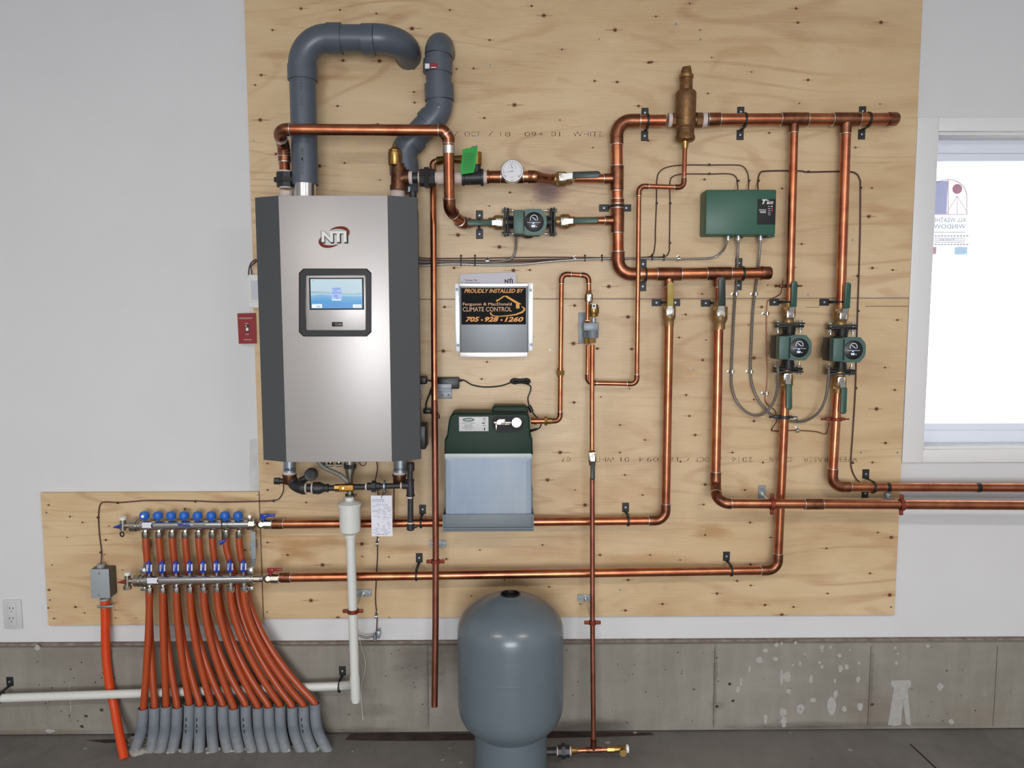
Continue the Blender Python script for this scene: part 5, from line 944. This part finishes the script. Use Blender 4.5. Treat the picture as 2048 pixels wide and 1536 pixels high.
# green cover: outline from the front, extruded towards the wall, with a raised hump at the rear right
def opl(pts, d): return [P(x, y, d) for x, y in pts]
co = opl([(888.5, 910), (889, 880), (893, 876), (897, 845), (899, 836), (903, 829), (910, 827), (1050, 827), (1056, 829), (1059, 836), (1060, 845), (1061, 874), (1065, 879), (1066, 910)], F1)
def beveled(pts, vec, off):
    bm = bmesh.new(); f = bm.faces.new([bm.verts.new(p) for p in pts]); ex = bmesh.ops.extrude_face_region(bm, geom=[f])
    for g in ex['geom']:
        if isinstance(g, bmesh.types.BMVert): g.co += V(vec)
    bmesh.ops.recalc_face_normals(bm, faces=bm.faces[:]); bmesh.ops.bevel(bm, geom=[e for e in bm.edges if abs((e.verts[0].co-e.verts[1].co).y) < 1e-6], offset=off, segments=3, affect='EDGES', profile=.5); return bm
cvb = part(t, 'cover', MB().bm(beveled(co, (0, .125, 0), .007)), 'green')
hb = opl([(983, 830), (984, 818), (989, 812.5), (1050, 812.5), (1055, 816), (1057, 826), (1058, 836), (983, 836)], .125); part(t, 'hump', MB().bm(beveled(hb, (0, .075, 0), .006)), 'green')
mb = MB(); mb.pbox(918, 833.5, 977, 862.5, F1, F1+.0012, .0005); lb = part(t, 'label', mb, 'plate', cvb)
mb = MB(); mb.add([P(937+12*math.cos(k*.314), 839.5+4*math.sin(k*.314), F1+.0015) for k in range(20)], [list(range(20))]); mb.mi = 1; textmb('AXIOM', 937, 839.5, F1+.0016, 3, 14, .02, mb=mb, off=.0002)
mb.mi = 2
for s, y, ww in (('HYDRONIC SYSTEM FEEDER', 846, 26), ('MF200 SERIES', 850, 15), ('for glycol fill', 852.5, 16), ('READ MANUAL BEFORE USE', 855, 21), ('120 V AC', 858.5, 12)): textmb(s, 937, y, F1+.0013, 1.6, ww, .005, mb=mb, off=.0003)
mb.pbox(964, 845.5, 969.5, 847.3, F1+.0012, F1+.0018); mb.pbox(968, 855.5, 970, 861, F1+.0012, F1+.0018)
for y in (836, 838, 842, 851): mb.pbox(966, y, 971, y+.8, F1+.0012, F1+.0016)
part(t, 'label_printing', mb, ('hgreen', 'white', 'ink'), cvb)
wn_ = [(x, y) for x, y in ((983, 845), (985, 838), (991, 833), (1036, 833), (1044, 838), (1048, 846), (1045, 858), (1036, 864.5), (995, 865), (986, 858))]
part(t, 'window_recess', MB().prism(opl(wn_, F1+.0002), (0, -.0012, 0)), 'ink', cvb)
mb = MB().tube(PP((988, 845, F1+.003), (1030, 845, F1+.003)), .0065, 10); mb.pbox(997, 838, 1011, 849, F1+.001, F1+.010, .002); mb.tube([P(998, 844.5, F1+.004), P(998, 844.5, F1+.014)], .008, 12); mb.pbox(991, 848, 994, 861, F1+.001, F1+.006, .001); mb.pbox(990, 847.5, 1020, 850, F1+.001, F1+.008, .001)
part(t, 'inner_fittings', mb, 'nickel', cvb); g_ = P(1033, 845, F1+.016); part(t, 'small_gauge', MB().lathe(g_+V((0, .014, 0)), (0, -1, 0), [(.018, 0), (.0195, .002), (.0195, .016), (.0175, .018), (.0165, .016)], 28), 'steel', cvb)
part(t, 'gauge_dial', MB().lathe(g_, (0, -1, 0), [(.0163, -.001), (.0163, .0005)], 28), 'plate', cvb); part(t, 'gauge_needle', MB().box(g_+V((.002, -.001, .002)), (.013, .0005, .0012), 0, Matrix.Rotation(.9, 3, 'Y')), 'ink', cvb)
# its power adapter, bundled cord, ferrite
t = thing('power_adapter', 'black power adapter in a small aluminium bracket right of the boiler', 'power adapter', P(890, 779, .02)); mb = MB(); mb.pbox(872, 755, 918, 778, .008, .035, .003); part(t, 'case', mb, 'black')
textmb_ = textmb('DC', 892, 762, .035, 2.5, 6, 0); part(t, 'lettering', textmb_, 'grey'); mb = MB(); mb.pbox(870, 768, 903, 779, .036, .039, .001); mb.pbox(870, 780, 904, 797.5, .001, .004, .001); mb.pbox(870, 778, 903, 781, .003, .038); part(t, 'bracket', mb, 'alu')
for x in (884, 897): part(t, 'screw', MB().lathe(P(x, 790, .004), (0, -1, 0), [(.0035, 0), (.003, .002)], 8), 'iron')
pc_ = smooth(PP((917, 761, .02), (928, 761, .018), (945, 770, .012), (970, 774, .01), (1000, 772, .01), (1022, 765, .012), (1030, 762, .014))); bun = []
for k in range(3):
    for a in range(14): an = a/14*2*math.pi; bun.append(P(1041+19*math.cos(an)*(1-.06*k), 762.5+(5.5-1.2*k)*math.sin(an)*(1 if abs(math.cos(an)) > .5 else .55), .010+.006*k))
pc2 = smooth(bun+PP((1052, 767, .016), (1061, 772, .012), (1061, 782, .01), (1056, 795, .01), (1057, 806, .01), (1061, 818, .012), (1070, 831, .03), (1080, 840, .07), (1082, 850, .075), (1076, 858, .08), (1062, 860, .10)), 3)
t = thing('bundled_cable', 'black coiled power cord pinned above the green feeder', 'cord', P(1041, 770, 0)); part(t, 'cable', MB().tube(pc_+pc2, .0024, 8), 'black'); part(t, 'coil', MB().tube(smooth(bun, 2), .0042, 8), 'black'); part(t, 'ferrite_bead', MB().tube(PP((1058, 812, .012), (1064, 824, .016)), .008, 10), 'black'); part(t, 'plug', MB().tube(PP((1074, 858, .08), (1060, 862, .10)), [.004, .006], 10), 'black'); part(t, 'strain_relief', MB().tube(PP((917, 761, .02), (926, 761, .019)), [.006, .003], 10), 'black')
clip(1041, 762, 'clip', 0, 'shiny clip pinning the coiled black cord', 'cable clips')
t = thing('mains_plug', 'black plug and short cord hooked behind the thin riser by the boiler', 'plug', P(855, 830, .05)); part(t, 'plug', MB().box(P(855, 822, .04), (.03, .03, .018), .004), 'black'); part(t, 'adapter_block', MB().box(P(846, 760, .05), (.03, .05, .028), .004), 'black'); part(t, 'cord', MB().tube(smooth(PP((855, 760, .05), (866, 765, .05), (862, 780, .05), (853, 805, .05), (852, 818, .05))), .003, 8).tube(smooth(PP((860, 780, .045), (866, 800, .05), (868, 818, .05), (877, 828, .06), (878, 836, .06), (868, 834, .06), (862, 826, .05))), .0022, 8), 'black'); mb = MB(); mb.pbox(838, 768, 845, 780, .05, .053); mb.pbox(839, 790, 845, 797, .02, .023); part(t, 'steel_bracket', mb, 'alu')

# ================================================================ CONTROL BOX
t = thing('zone_control_box', 'green zone control box with a black corner label', 'control box', P(1480, 470, 0)); CF = .085
mb = MB(); mb.pbox(1411.5, 379, 1552.5, 470, .0005, CF, .006); part(t, 'cover', mb, 'ctl'); mb = MB(); mb.pbox(1515, 398, 1551, 449, CF, CF+.0015, .0005); lb = part(t, 'label', mb, 'ink')
mb = MB(); textmb('aco', 1540, 405.5, CF+.0015, 5.5, 13, .03, .2, mb=mb); textmb('T', 1529, 403.5, CF+.0015, 9.5, 11, .04, .3, mb=mb); mb.pbox(1525, 400, 1538, 401.2, CF+.0015, CF+.002)
for y in (419, 422.2, 424.7): mb.pbox(1518+(.4*(y-419)), y, 1532, y+1.2, CF+.0015, CF+.002)
for y in (412.5, 416.8, 421, 425.3, 429): mb.pbox(1536, y, 1541, y+.9, CF+.0015, CF+.002)
part(t, 'label_lettering', mb, 'white', lb)
for y, m_ in ((412.8, 'ledw'), (417.3, 'ledr'), (421.3, 'ledr')): part(t, 'indicator_light', MB().ball(P(1544, y, CF+.0018), .0017, (1, .5, 1), 8), m_, lb)
for x in (1456, 1476.5, 1521): part(t, 'cable_connector', MB().tube([P(x, 470, .045), P(x, 481, .045)], .0095, 12).tube([P(x+3, 476, .05), P(x+9, 476, .05)], .005, 8), 'steel')
mb = MB(); mb.pbox(1535, 470, 1550, 474, .01, .06, .002); part(t, 'bottom_tab', mb, 'ctl')

# ================================================================ CABLES
def wire(name, pts, r, mt, label, cat='cable', group=None, n=6): return mono(name, MB().tube(smooth(PP(*pts), n), r, 8), mt, label, cat, None, group)
def armored(pts, label, r=.0052):
    path = smooth(PP(*pts), 10); L = 0; out = [path[0]]
    mb = MB(); 
    # even resampling so that the winding is regular
    step = .0029; acc = 0; res = [path[0]]
    for a, b in zip(path, path[1:]):
        l = (b-a).length; s = step-acc
        while s <= l: res.append(a+(b-a)*(s/l)); s += step
        acc = (acc+l) % step
    mb.tube(res, [r*(1.08 if i % 2 else .86) for i in range(len(res))], 8)
    n = 8
    for i in range(len(mb.f)): mb.m[i] = 1 if (i//n) % 2 else 0
    return mono('armoured_cable', mb, ('armor', 'armord'), label, 'cable', None, 'armoured cables')
wire('cable', [(1497, 380, .04), (1497.5, 362, .006), (1495, 345, .005), (1486, 333, .005), (1470, 330, .004), (1418, 330, .004), (1370, 330, .004), (1340, 333, .004), (1322, 341, .004), (1314, 358, .004), (1313, 405, .004), (1311, 455, .004), (1310, 490, .004), (1304, 511, .005), (1280, 515, .006), (1240, 516, .01), (1100, 514.5, .01), (980, 516, .01), (870, 517, .01), (835, 515, .012)], .0022, 'cable', 'brown cable making the wider arch left of the green control box')
wire('cable', [(1476, 380, .04), (1474.5, 362, .006), (1470, 352, .005), (1456, 347.5, .004), (1418, 348, .004), (1370, 348, .004), (1348, 352, .004), (1340, 364, .004), (1340, 407, .004), (1339, 486, .004), (1338, 503, .004), (1329, 513, .005), (1290, 515, .009), (1240, 519, .012), (1150, 518, .012), (980, 521, .012), (870, 521, .012), (835, 519, .012)], .0022, 'cable', 'brown cable making the inner arch left of the green control box')
wire('cable', [(1516, 380, .04), (1516, 362, .006), (1520, 347, .005), (1533, 342, .004), (1600, 342, .004), (1616, 344, .004), (1690, 343, .004), (1712, 347, .004), (1720, 360, .004), (1721, 376, .004), (1720, 480, .004), (1716, 605, .004), (1713, 700, .004), (1711, 776, .004), (1706, 860, .004), (1702, 920, .004), (1704, 940, .004), (1712, 957, .005), (1723, 968, .03)], .0028, 'cable', 'long brown cable running right and down past the rightmost pump')
wire('cable', [(835, 527, .012), (870, 526, .012), (960, 525, .012), (1060, 523, .01), (1150, 517.5, .008)], .0028, 'cable', 'brown cable lowest in the bundle beside the boiler')
armored([(1455, 480, .045), (1452, 490, .04), (1444, 504, .02), (1430, 514, .01), (1410, 517, .009), (1360, 518, .009), (1300, 517, .009), (1240, 517, .014), (1160, 519, .014), (1100, 523, .014), (1040, 529, .012), (980, 530, .012), (900, 528, .014), (835, 532, .014)], 'armoured cable from the control box bottom running left to the boiler', .0042)
armored([(1031.5, 470, .09), (1032, 485, .05), (1031, 500, .03), (1026, 514, .02), (1012, 521, .016), (980, 524, .012), (900, 524, .012), (835, 524, .012)], 'armoured cable from the horizontal pump down to the cable bundle', .005)
armored([(1476.5, 481, .045), (1475.5, 510, .02), (1474, 560, .012), (1470, 600, .01), (1467, 650, .01), (1463, 740, .01), (1464, 775, .012), (1473, 802, .016), (1490, 822, .02), (1510, 831, .025), (1530, 826, .04), (1546, 806, .06), (1554, 780, .08), (1556, 750, .10), (1554, 722, .10)], 'armoured cable looping from the control box to the left vertical pump')
armored([(1521, 481, .045), (1518, 520, .02), (1512, 570, .012), (1506, 620, .01), (1503, 680, .01), (1501, 742, .01), (1506, 775, .012), (1520, 805, .016), (1536, 823, .018), (1548, 833, .02), (1566, 840, .012), (1590, 843, .012), (1612, 841, .03), (1636, 826, .06), (1650, 800, .08), (1656, 765, .10), (1658, 728, .10)], 'armoured cable looping from the control box to the rightmost pump')
armored([(711, 1266, .02), (718, 1271, .02), (732, 1275, .02), (750, 1272, .02)], 'short armoured cable end beside the white drain pipe above the concrete', .0045)
wire('ground_wire', [(1566, 560, .05), (1562, 585, .03), (1555, 592, .01), (1540, 600, .006), (1534, 612, .006), (1533, 700, .006), (1535, 740, .006), (1533, 780, .006), (1530, 798, .006), (1536, 810, .006), (1549, 820, .02), (1553, 835, .05), (1552, 845, .04), (1544, 858, .01), (1548, 862, .006), (1590, 861, .006), (1630, 863, .006), (1650, 868, .006), (1656, 858, .03), (1657, 845, .05)], .0019, 'copper2', 'bare copper ground wire between the clamps of the two vertical pump pipes', 'wire')
wire('cable', [(567, 968, .12), (567, 980, .06), (561, 994, .01), (548, 1001, .005), (500, 1003, .005), (440, 1004, .005), (390, 1002, .005), (300, 1001, .005), (240, 1005, .005), (210, 1004, .005), (200, 1010, .005), (197, 1034, .005), (199, 1070, .005), (203, 1103, .005), (202, 1130, .03)], .0022, 'cable', 'brown cable from the boiler left along the plywood to the junction box')
wire('cable', [(752, 916, .06), (755, 935, .04), (752, 955, .06), (750, 965, .09), (756, 985, .03), (756, 1040, .02), (755, 1075, .006), (755, 1110, .005), (753, 1150, .005), (751, 1200, .005), (754, 1232, .005), (753, 1260, .005), (749, 1275, .01)], .0022, 'cable', 'brown cable hanging behind the white card down to the concrete')
wire('cable', [(787, 976, .06), (788, 985, .02), (788, 1040, .02), (790, 1048, .01)], .0022, 'cable', 'short brown cable right of the white card')
wire('cable', [(512, 519, .03), (506, 522, .02), (501, 528, .01), (498, 538, .01), (497, 552, .015)], .0024, 'cable', 'left one of the two dark cables above the white thermostat', 'cable', None, 5)
wire('cable', [(514, 521, .03), (507, 527, .02), (502, 533, .01), (503, 542, .01), (504, 552, .015)], .0024, 'cable', 'right one of the two dark cables above the white thermostat', 'cable', None, 5)
st = [(1418, 330, 0, 'top of the wide arch'), (1418, 348, 0, 'top of the inner arch'), (1313, 407, 1, 'left leg of the wide arch'), (1340, 407, 1, 'left leg of the inner arch'), (1339.5, 486, 1, 'lower end of the inner arch'), (1476, 362, 1, 'left cable above the control box'), (1497.5, 362, 1, 'middle cable above the control box'), (1516.5, 362, 1, 'right cable above the control box'), (1616, 344, 0, 'cable between the two upper drops'), (1720.5, 376, 1, 'right-hand cable level with the control box top'), (1715.5, 622, 1, 'right-hand cable above the rightmost pump'), (1711, 776, 1, 'right-hand cable below the rightmost pump'), (1704.5, 925, 1, 'right-hand cable at the row of stamped letters'), (548, 1001, 0, 'cable left of the boiler fittings'), (392, 1002, 0, 'cable above the upper manifold'), (237, 1005, 0, 'cable above the manifold\'s left end'), (197.5, 1034, 1, 'cable dropping to the junction box, upper one'), (203, 1104, 1, 'cable dropping to the junction box, lower one')]
for x, y, v, lb_ in st: clip(x, y, 'staple', v, 'small black staple on the '+lb_, 'black cable staples', .003)
for x, lb_ in ((922, 'left'), (950, 'right')): mono('cable_tie', MB().box(P(x, 522.5, .014), (.004, .016, .036), .0015).ball(P(x, 511, .018), .0035, (1, 1, 1), 8), 'black', 'black cable tie round the bundle above the sign, %s one' % lb_, 'cable tie', None, 'black cable ties')
for x, y, lb_ in ((1170, 518, 'left of the tall header'), (1204, 518, 'next to the tall header'), (1305, 516, 'under the wide arch'), (1328, 517, 'under the inner arch')): mono('cable_tie', MB().box(P(x, y, .012), (.004, .014, .018), .0015).ball(P(x, y-7, .012), .0035, (1, 1, 1), 8), 'black', 'black cable tie on the cable line '+lb_, 'cable tie', None, 'black cable ties')
for x, y, v, lb_ in ((975, 522, 0, 'on the cable bundle above the sign'), (1149, 518, 0, 'on the cable line between sign and tall header'), (1356, 518, 0, 'on the armoured cable below the inner arch'), (1471.5, 588, 1, 'on the left armoured cable below the header'), (1510, 588, 1, 'on the right armoured cable below the header'), (1463.5, 743, 1, 'on the left armoured cable level with the pumps'), (1501, 743, 1, 'on the right armoured cable level with the pumps'), (1592, 842, 0, 'on the armoured cable between the lower pump pipes'), (1533, 627, 1, 'on the copper ground wire beside the left pump'), (1532, 786, 1, 'on the copper ground wire below the left pump'), (1593, 861, 0, 'on the copper ground wire between the pump pipes'), (755, 1086, 0, 'on the brown cable under the white card'), (753, 1231, 0, 'on the brown cable above the concrete')): clip(x, y, 'clip', v, 'shiny clip '+lb_, 'cable clips')
def gclamp(x, y, d, r, label, mt):
    t = thing('ground_clamp', label, 'clamp', P(x, y, d), 'ground clamps'); k = S(x, y, d)
    part(t, 'jaws', MB().lathe(P(x, y, d), U, [(r+.0005, -.006), (r+.005, -.006), (r+.005, .006), (r+.0005, .006), (r+.0005, -.006)], 20, False).box(P(x, y, d)+V((-r-.012, 0, 0)), (.022, .014, .012), .003).box(P(x, y, d)+V((r+.009, 0, 0)), (.016, .012, .010), .003), mt)
    part(t, 'screw', MB().tube([P(x, y, d)+V((-r-.036, -.004, 0)), P(x, y, d)+V((r+.03, -.004, 0))], .0028, 8).ball(P(x, y, d)+V((-r-.036, -.004, 0)), .005, (1, 1, 1), 8), mt)
gclamp(1579, 572, H, 8.4/k0, 'dull ground clamp on the copper drop above the left vertical pump', 'darkbronze'); gclamp(1568, 834, H+.002, 8.8/k1, 'dull ground clamp on the pipe below the left vertical pump', 'iron'); gclamp(1672, 838, H+.004, 9.3/k1, 'brown ground clamp on the pipe below the rightmost pump', 'redring')
t = thing('cable_connector', 'small pale connector where the brown cable enters the concrete', 'connector', P(757, 1277, .02)); part(t, 'body', MB().box(P(757, 1268, .016), (.014, .02, .03), .003).tube([P(750, 1270, .02), P(750, 1280, .02)], .007, 10), 'zinc')

# ================================================================ DOCUMENT HOLDER AND BOOKLET
t = thing('document_holder', 'folded aluminium document holder with a black and gold sign', 'document holder', P(988, 713, 0)); DF_ = .032
mb = MB(); mb.pbox(920, 568, 1056, 705, DF_-.002, DF_, .0008); mb.mi = 1; mb.pbox(920, 705, 1055, 714, DF_-.014, DF_+.001, .001); mb.pbox(919, 567, 1056, 573, DF_-.001, DF_+.004, .001); mb.pbox(910, 567, 920, 703, .0005, .004, .001); mb.pbox(1056, 566, 1066, 702, .0005, .004, .001)
mb.mi = 0; mb.pbox(919, 568, 921.5, 705, .001, DF_); mb.pbox(1054.5, 568, 1057, 705, .001, DF_); part(t, 'tray', mb, ('alu', 'alulight'))
for x, y in ((914, 579), (916, 690.5), (1061.5, 580.5), (1062.5, 689)): part(t, 'screw', MB().lathe(P(x, y, .004), (0, -1, 0), [(.0055, 0), (.005, .003), (.002, .004)], 10), 'zinc')
mb = MB(); mb.pbox(922.5, 576, 1052, 649, DF_, DF_+.0008); sg = part(t, 'sign', mb, 'signb'); e = DF_+.0008
mb = MB(); textmb('PROUDLY INSTALLED BY', 988, 581.8, e, 8, 119, .022, .28, mb=mb, off=.0005); textmb('705', 945, 638.6, e, 10, 28, .035, .3, mb=mb, off=.0005); textmb('928', 983, 638.6, e, 10, 28, .035, .3, mb=mb, off=.0005); textmb('1260', 1028, 638.6, e, 10, 38, .035, .3, mb=mb, off=.0005)
for x in (964, 1003): mb.lathe(P(x, 640, e), (0, -1, 0), [(.0035, 0), (.0035, .0005)], 12)
part(t, 'sign_lettering', mb, 'gold2', sg)
mb = MB(); textmb('Ferguson & MacDonald', 974.5, 609, e, 7.5, 98, .014, mb=mb, off=.0005); textmb('CLIMATE CONTROL', 974.5, 618.5, e, 9, 98, .008, mb=mb, off=.0005); part(t, 'sign_lettering', mb, 'cream', sg)
def fl_(mb, pts): mb.prism([P(x, y, e+.0005) for x, y in pts], (0, -.0003, 0))
mb = MB(); fl_(mb, [(1007, 591.5), (1014, 591.5), (1041, 607), (1043, 609), (1039, 608), (1039, 617), (1032, 617), (1032, 607)]); fl_(mb, [(992.5, 599.5), (996, 599), (1007, 591.5), (1009, 593), (995, 603), (992.5, 603.5)])
sw = [(1043, 613, .6), (1048, 616, 1.4), (1049, 619, 1.9), (1045, 624, 1.8), (1032, 629, 1.4), (1015, 631.5, 1), (1000, 632.5, .8), (988, 632, .8), (983, 629.5, 1.4), (980.5, 626, 1.3), (983, 624, .6)]
up_, dn_ = [], []
for i, (x, y, w_) in enumerate(sw):
    a = sw[max(i-1, 0)]; b = sw[min(i+1, len(sw)-1)]; dx, dy = b[0]-a[0], b[1]-a[1]; l = math.hypot(dx, dy); up_.append((x-dy/l*w_, y+dx/l*w_)); dn_.append((x+dy/l*w_, y-dx/l*w_))
for i in range(len(sw)-1): fl_(mb, [up_[i], up_[i+1], dn_[i+1], dn_[i]])
part(t, 'sign_logo', mb, 'gold', sg)
t = thing('booklet', 'grey instruction booklet standing in the aluminium holder', 'booklet', P(976, 600, .012)); mb = MB(); bk = [(920, 600), (920, 551), (922, 548), (1028, 544.5), (1032, 547), (1034, 600)]; mb.prism([P(x, y, .022) for x, y in bk], (0, .012, 0)); part(t, 'pages', mb, 'grpaper')
mb = MB(); textmb('Trinity Tft', 942, 561, .022, 4, 24, .01, mb=mb, off=.0012); textmb('Instruction manual', 944, 565, .022, 2.5, 28, 0, mb=mb, off=.0012); textmb('NTI', 1017.5, 562.5, .022, 8, 16, .04, mb=mb, off=.0012); mb.lathe(P(924, 564.5, .023), (0, -1, 0), [(.0015, 0), (.0015, .0005)], 8); mb.pbox(1020, 556, 1024, 557, .0225, .0235); part(t, 'cover_lettering', mb, 'ink')

# ================================================================ WALL FIXTURES
t = thing('thermostat', 'white wall controller with a grey screen, half hidden behind the boiler', 'thermostat', P(510, 617, 0)); mb = MB(); mb.pbox(497, 549, 560, 607, .0, .026, .003); part(t, 'case', mb, 'white'); mb = MB(); mb.pbox(501.5, 561, 552, 600, .026, .027); part(t, 'screen', mb, 'grpaper'); mb = MB(); mb.pbox(497, 603, 560, 616, .0, .034, .003); part(t, 'lower_panel', mb, 'white')
t = thing('emergency_switch', 'dark red emergency switch plate beside the boiler', 'switch', P(494, 688, -.01)); mb = MB().prism([P(474.5, 627, .004), P(511.5, 626, .004), P(513.5, 687, .004), P(477.5, 687.5, .004)], (0, .021, 0)); part(t, 'plate', mb, 'red')
mb = MB(); textmb('EMERGENCY', 492, 636.5, .004, 2.8, 27, .01, mb=mb); textmb('ON', 493, 647, .004, 2.4, 6, .01, mb=mb); textmb('OFF', 494.5, 669, .004, 2.4, 7, .01, mb=mb); textmb('SWITCH', 495.5, 679.5, .004, 2.8, 15, .01, mb=mb); part(t, 'lettering', mb, 'tape')
mb = MB(); mb.pbox(490, 650, 498, 664, .004, .005); mb.mi = 1; mb.pbox(491.5, 655, 496.5, 662, .004, .016, .001); mb.ball(P(492, 652, .007), .003, (1, 1, 1), 8); part(t, 'toggle', mb, ('bezel', 'white'))
t = thing('power_outlet', 'white duplex power outlet near the left picture edge', 'outlet', P(24, 1258, -DW)); mb = MB(); mb.pbox(6.5, 1200, 43, 1257.5, -DW, -DW+.006, .002); part(t, 'plate', mb, 'plate')
mb = MB(); mb.pbox(15, 1206, 32, 1252, -DW+.006, -DW+.008, .002); fc_ = part(t, 'receptacle', mb, 'plate'); mb = MB()
for y in (1217, 1237): mb.pbox(18.5, y-2.5, 19.6, y+1.5, -DW+.0075, -DW+.0088); mb.pbox(25.5, y-2.5, 26.6, y+1.5, -DW+.0075, -DW+.0088); mb.tube([P(23, y+6, -DW+.008), P(23, y+6, -DW+.0088)], .002, 10)
part(t, 'slots', mb, 'ink', fc_); part(t, 'screw', MB().tube([P(23, 1229, -DW+.008), P(23, 1229, -DW+.009)], .0015, 8), 'zinc', fc_)
for x, y, lb_ in ((716, 1300, 'thin white thread hanging beside the white drain pipe'),): wire('thread', [(718, 1262, .03), (722, 1290, .03), (731, 1330, .03), (722, 1380, .03), (726, 1440, .05)], .0007, 'white', lb_, 'thread')
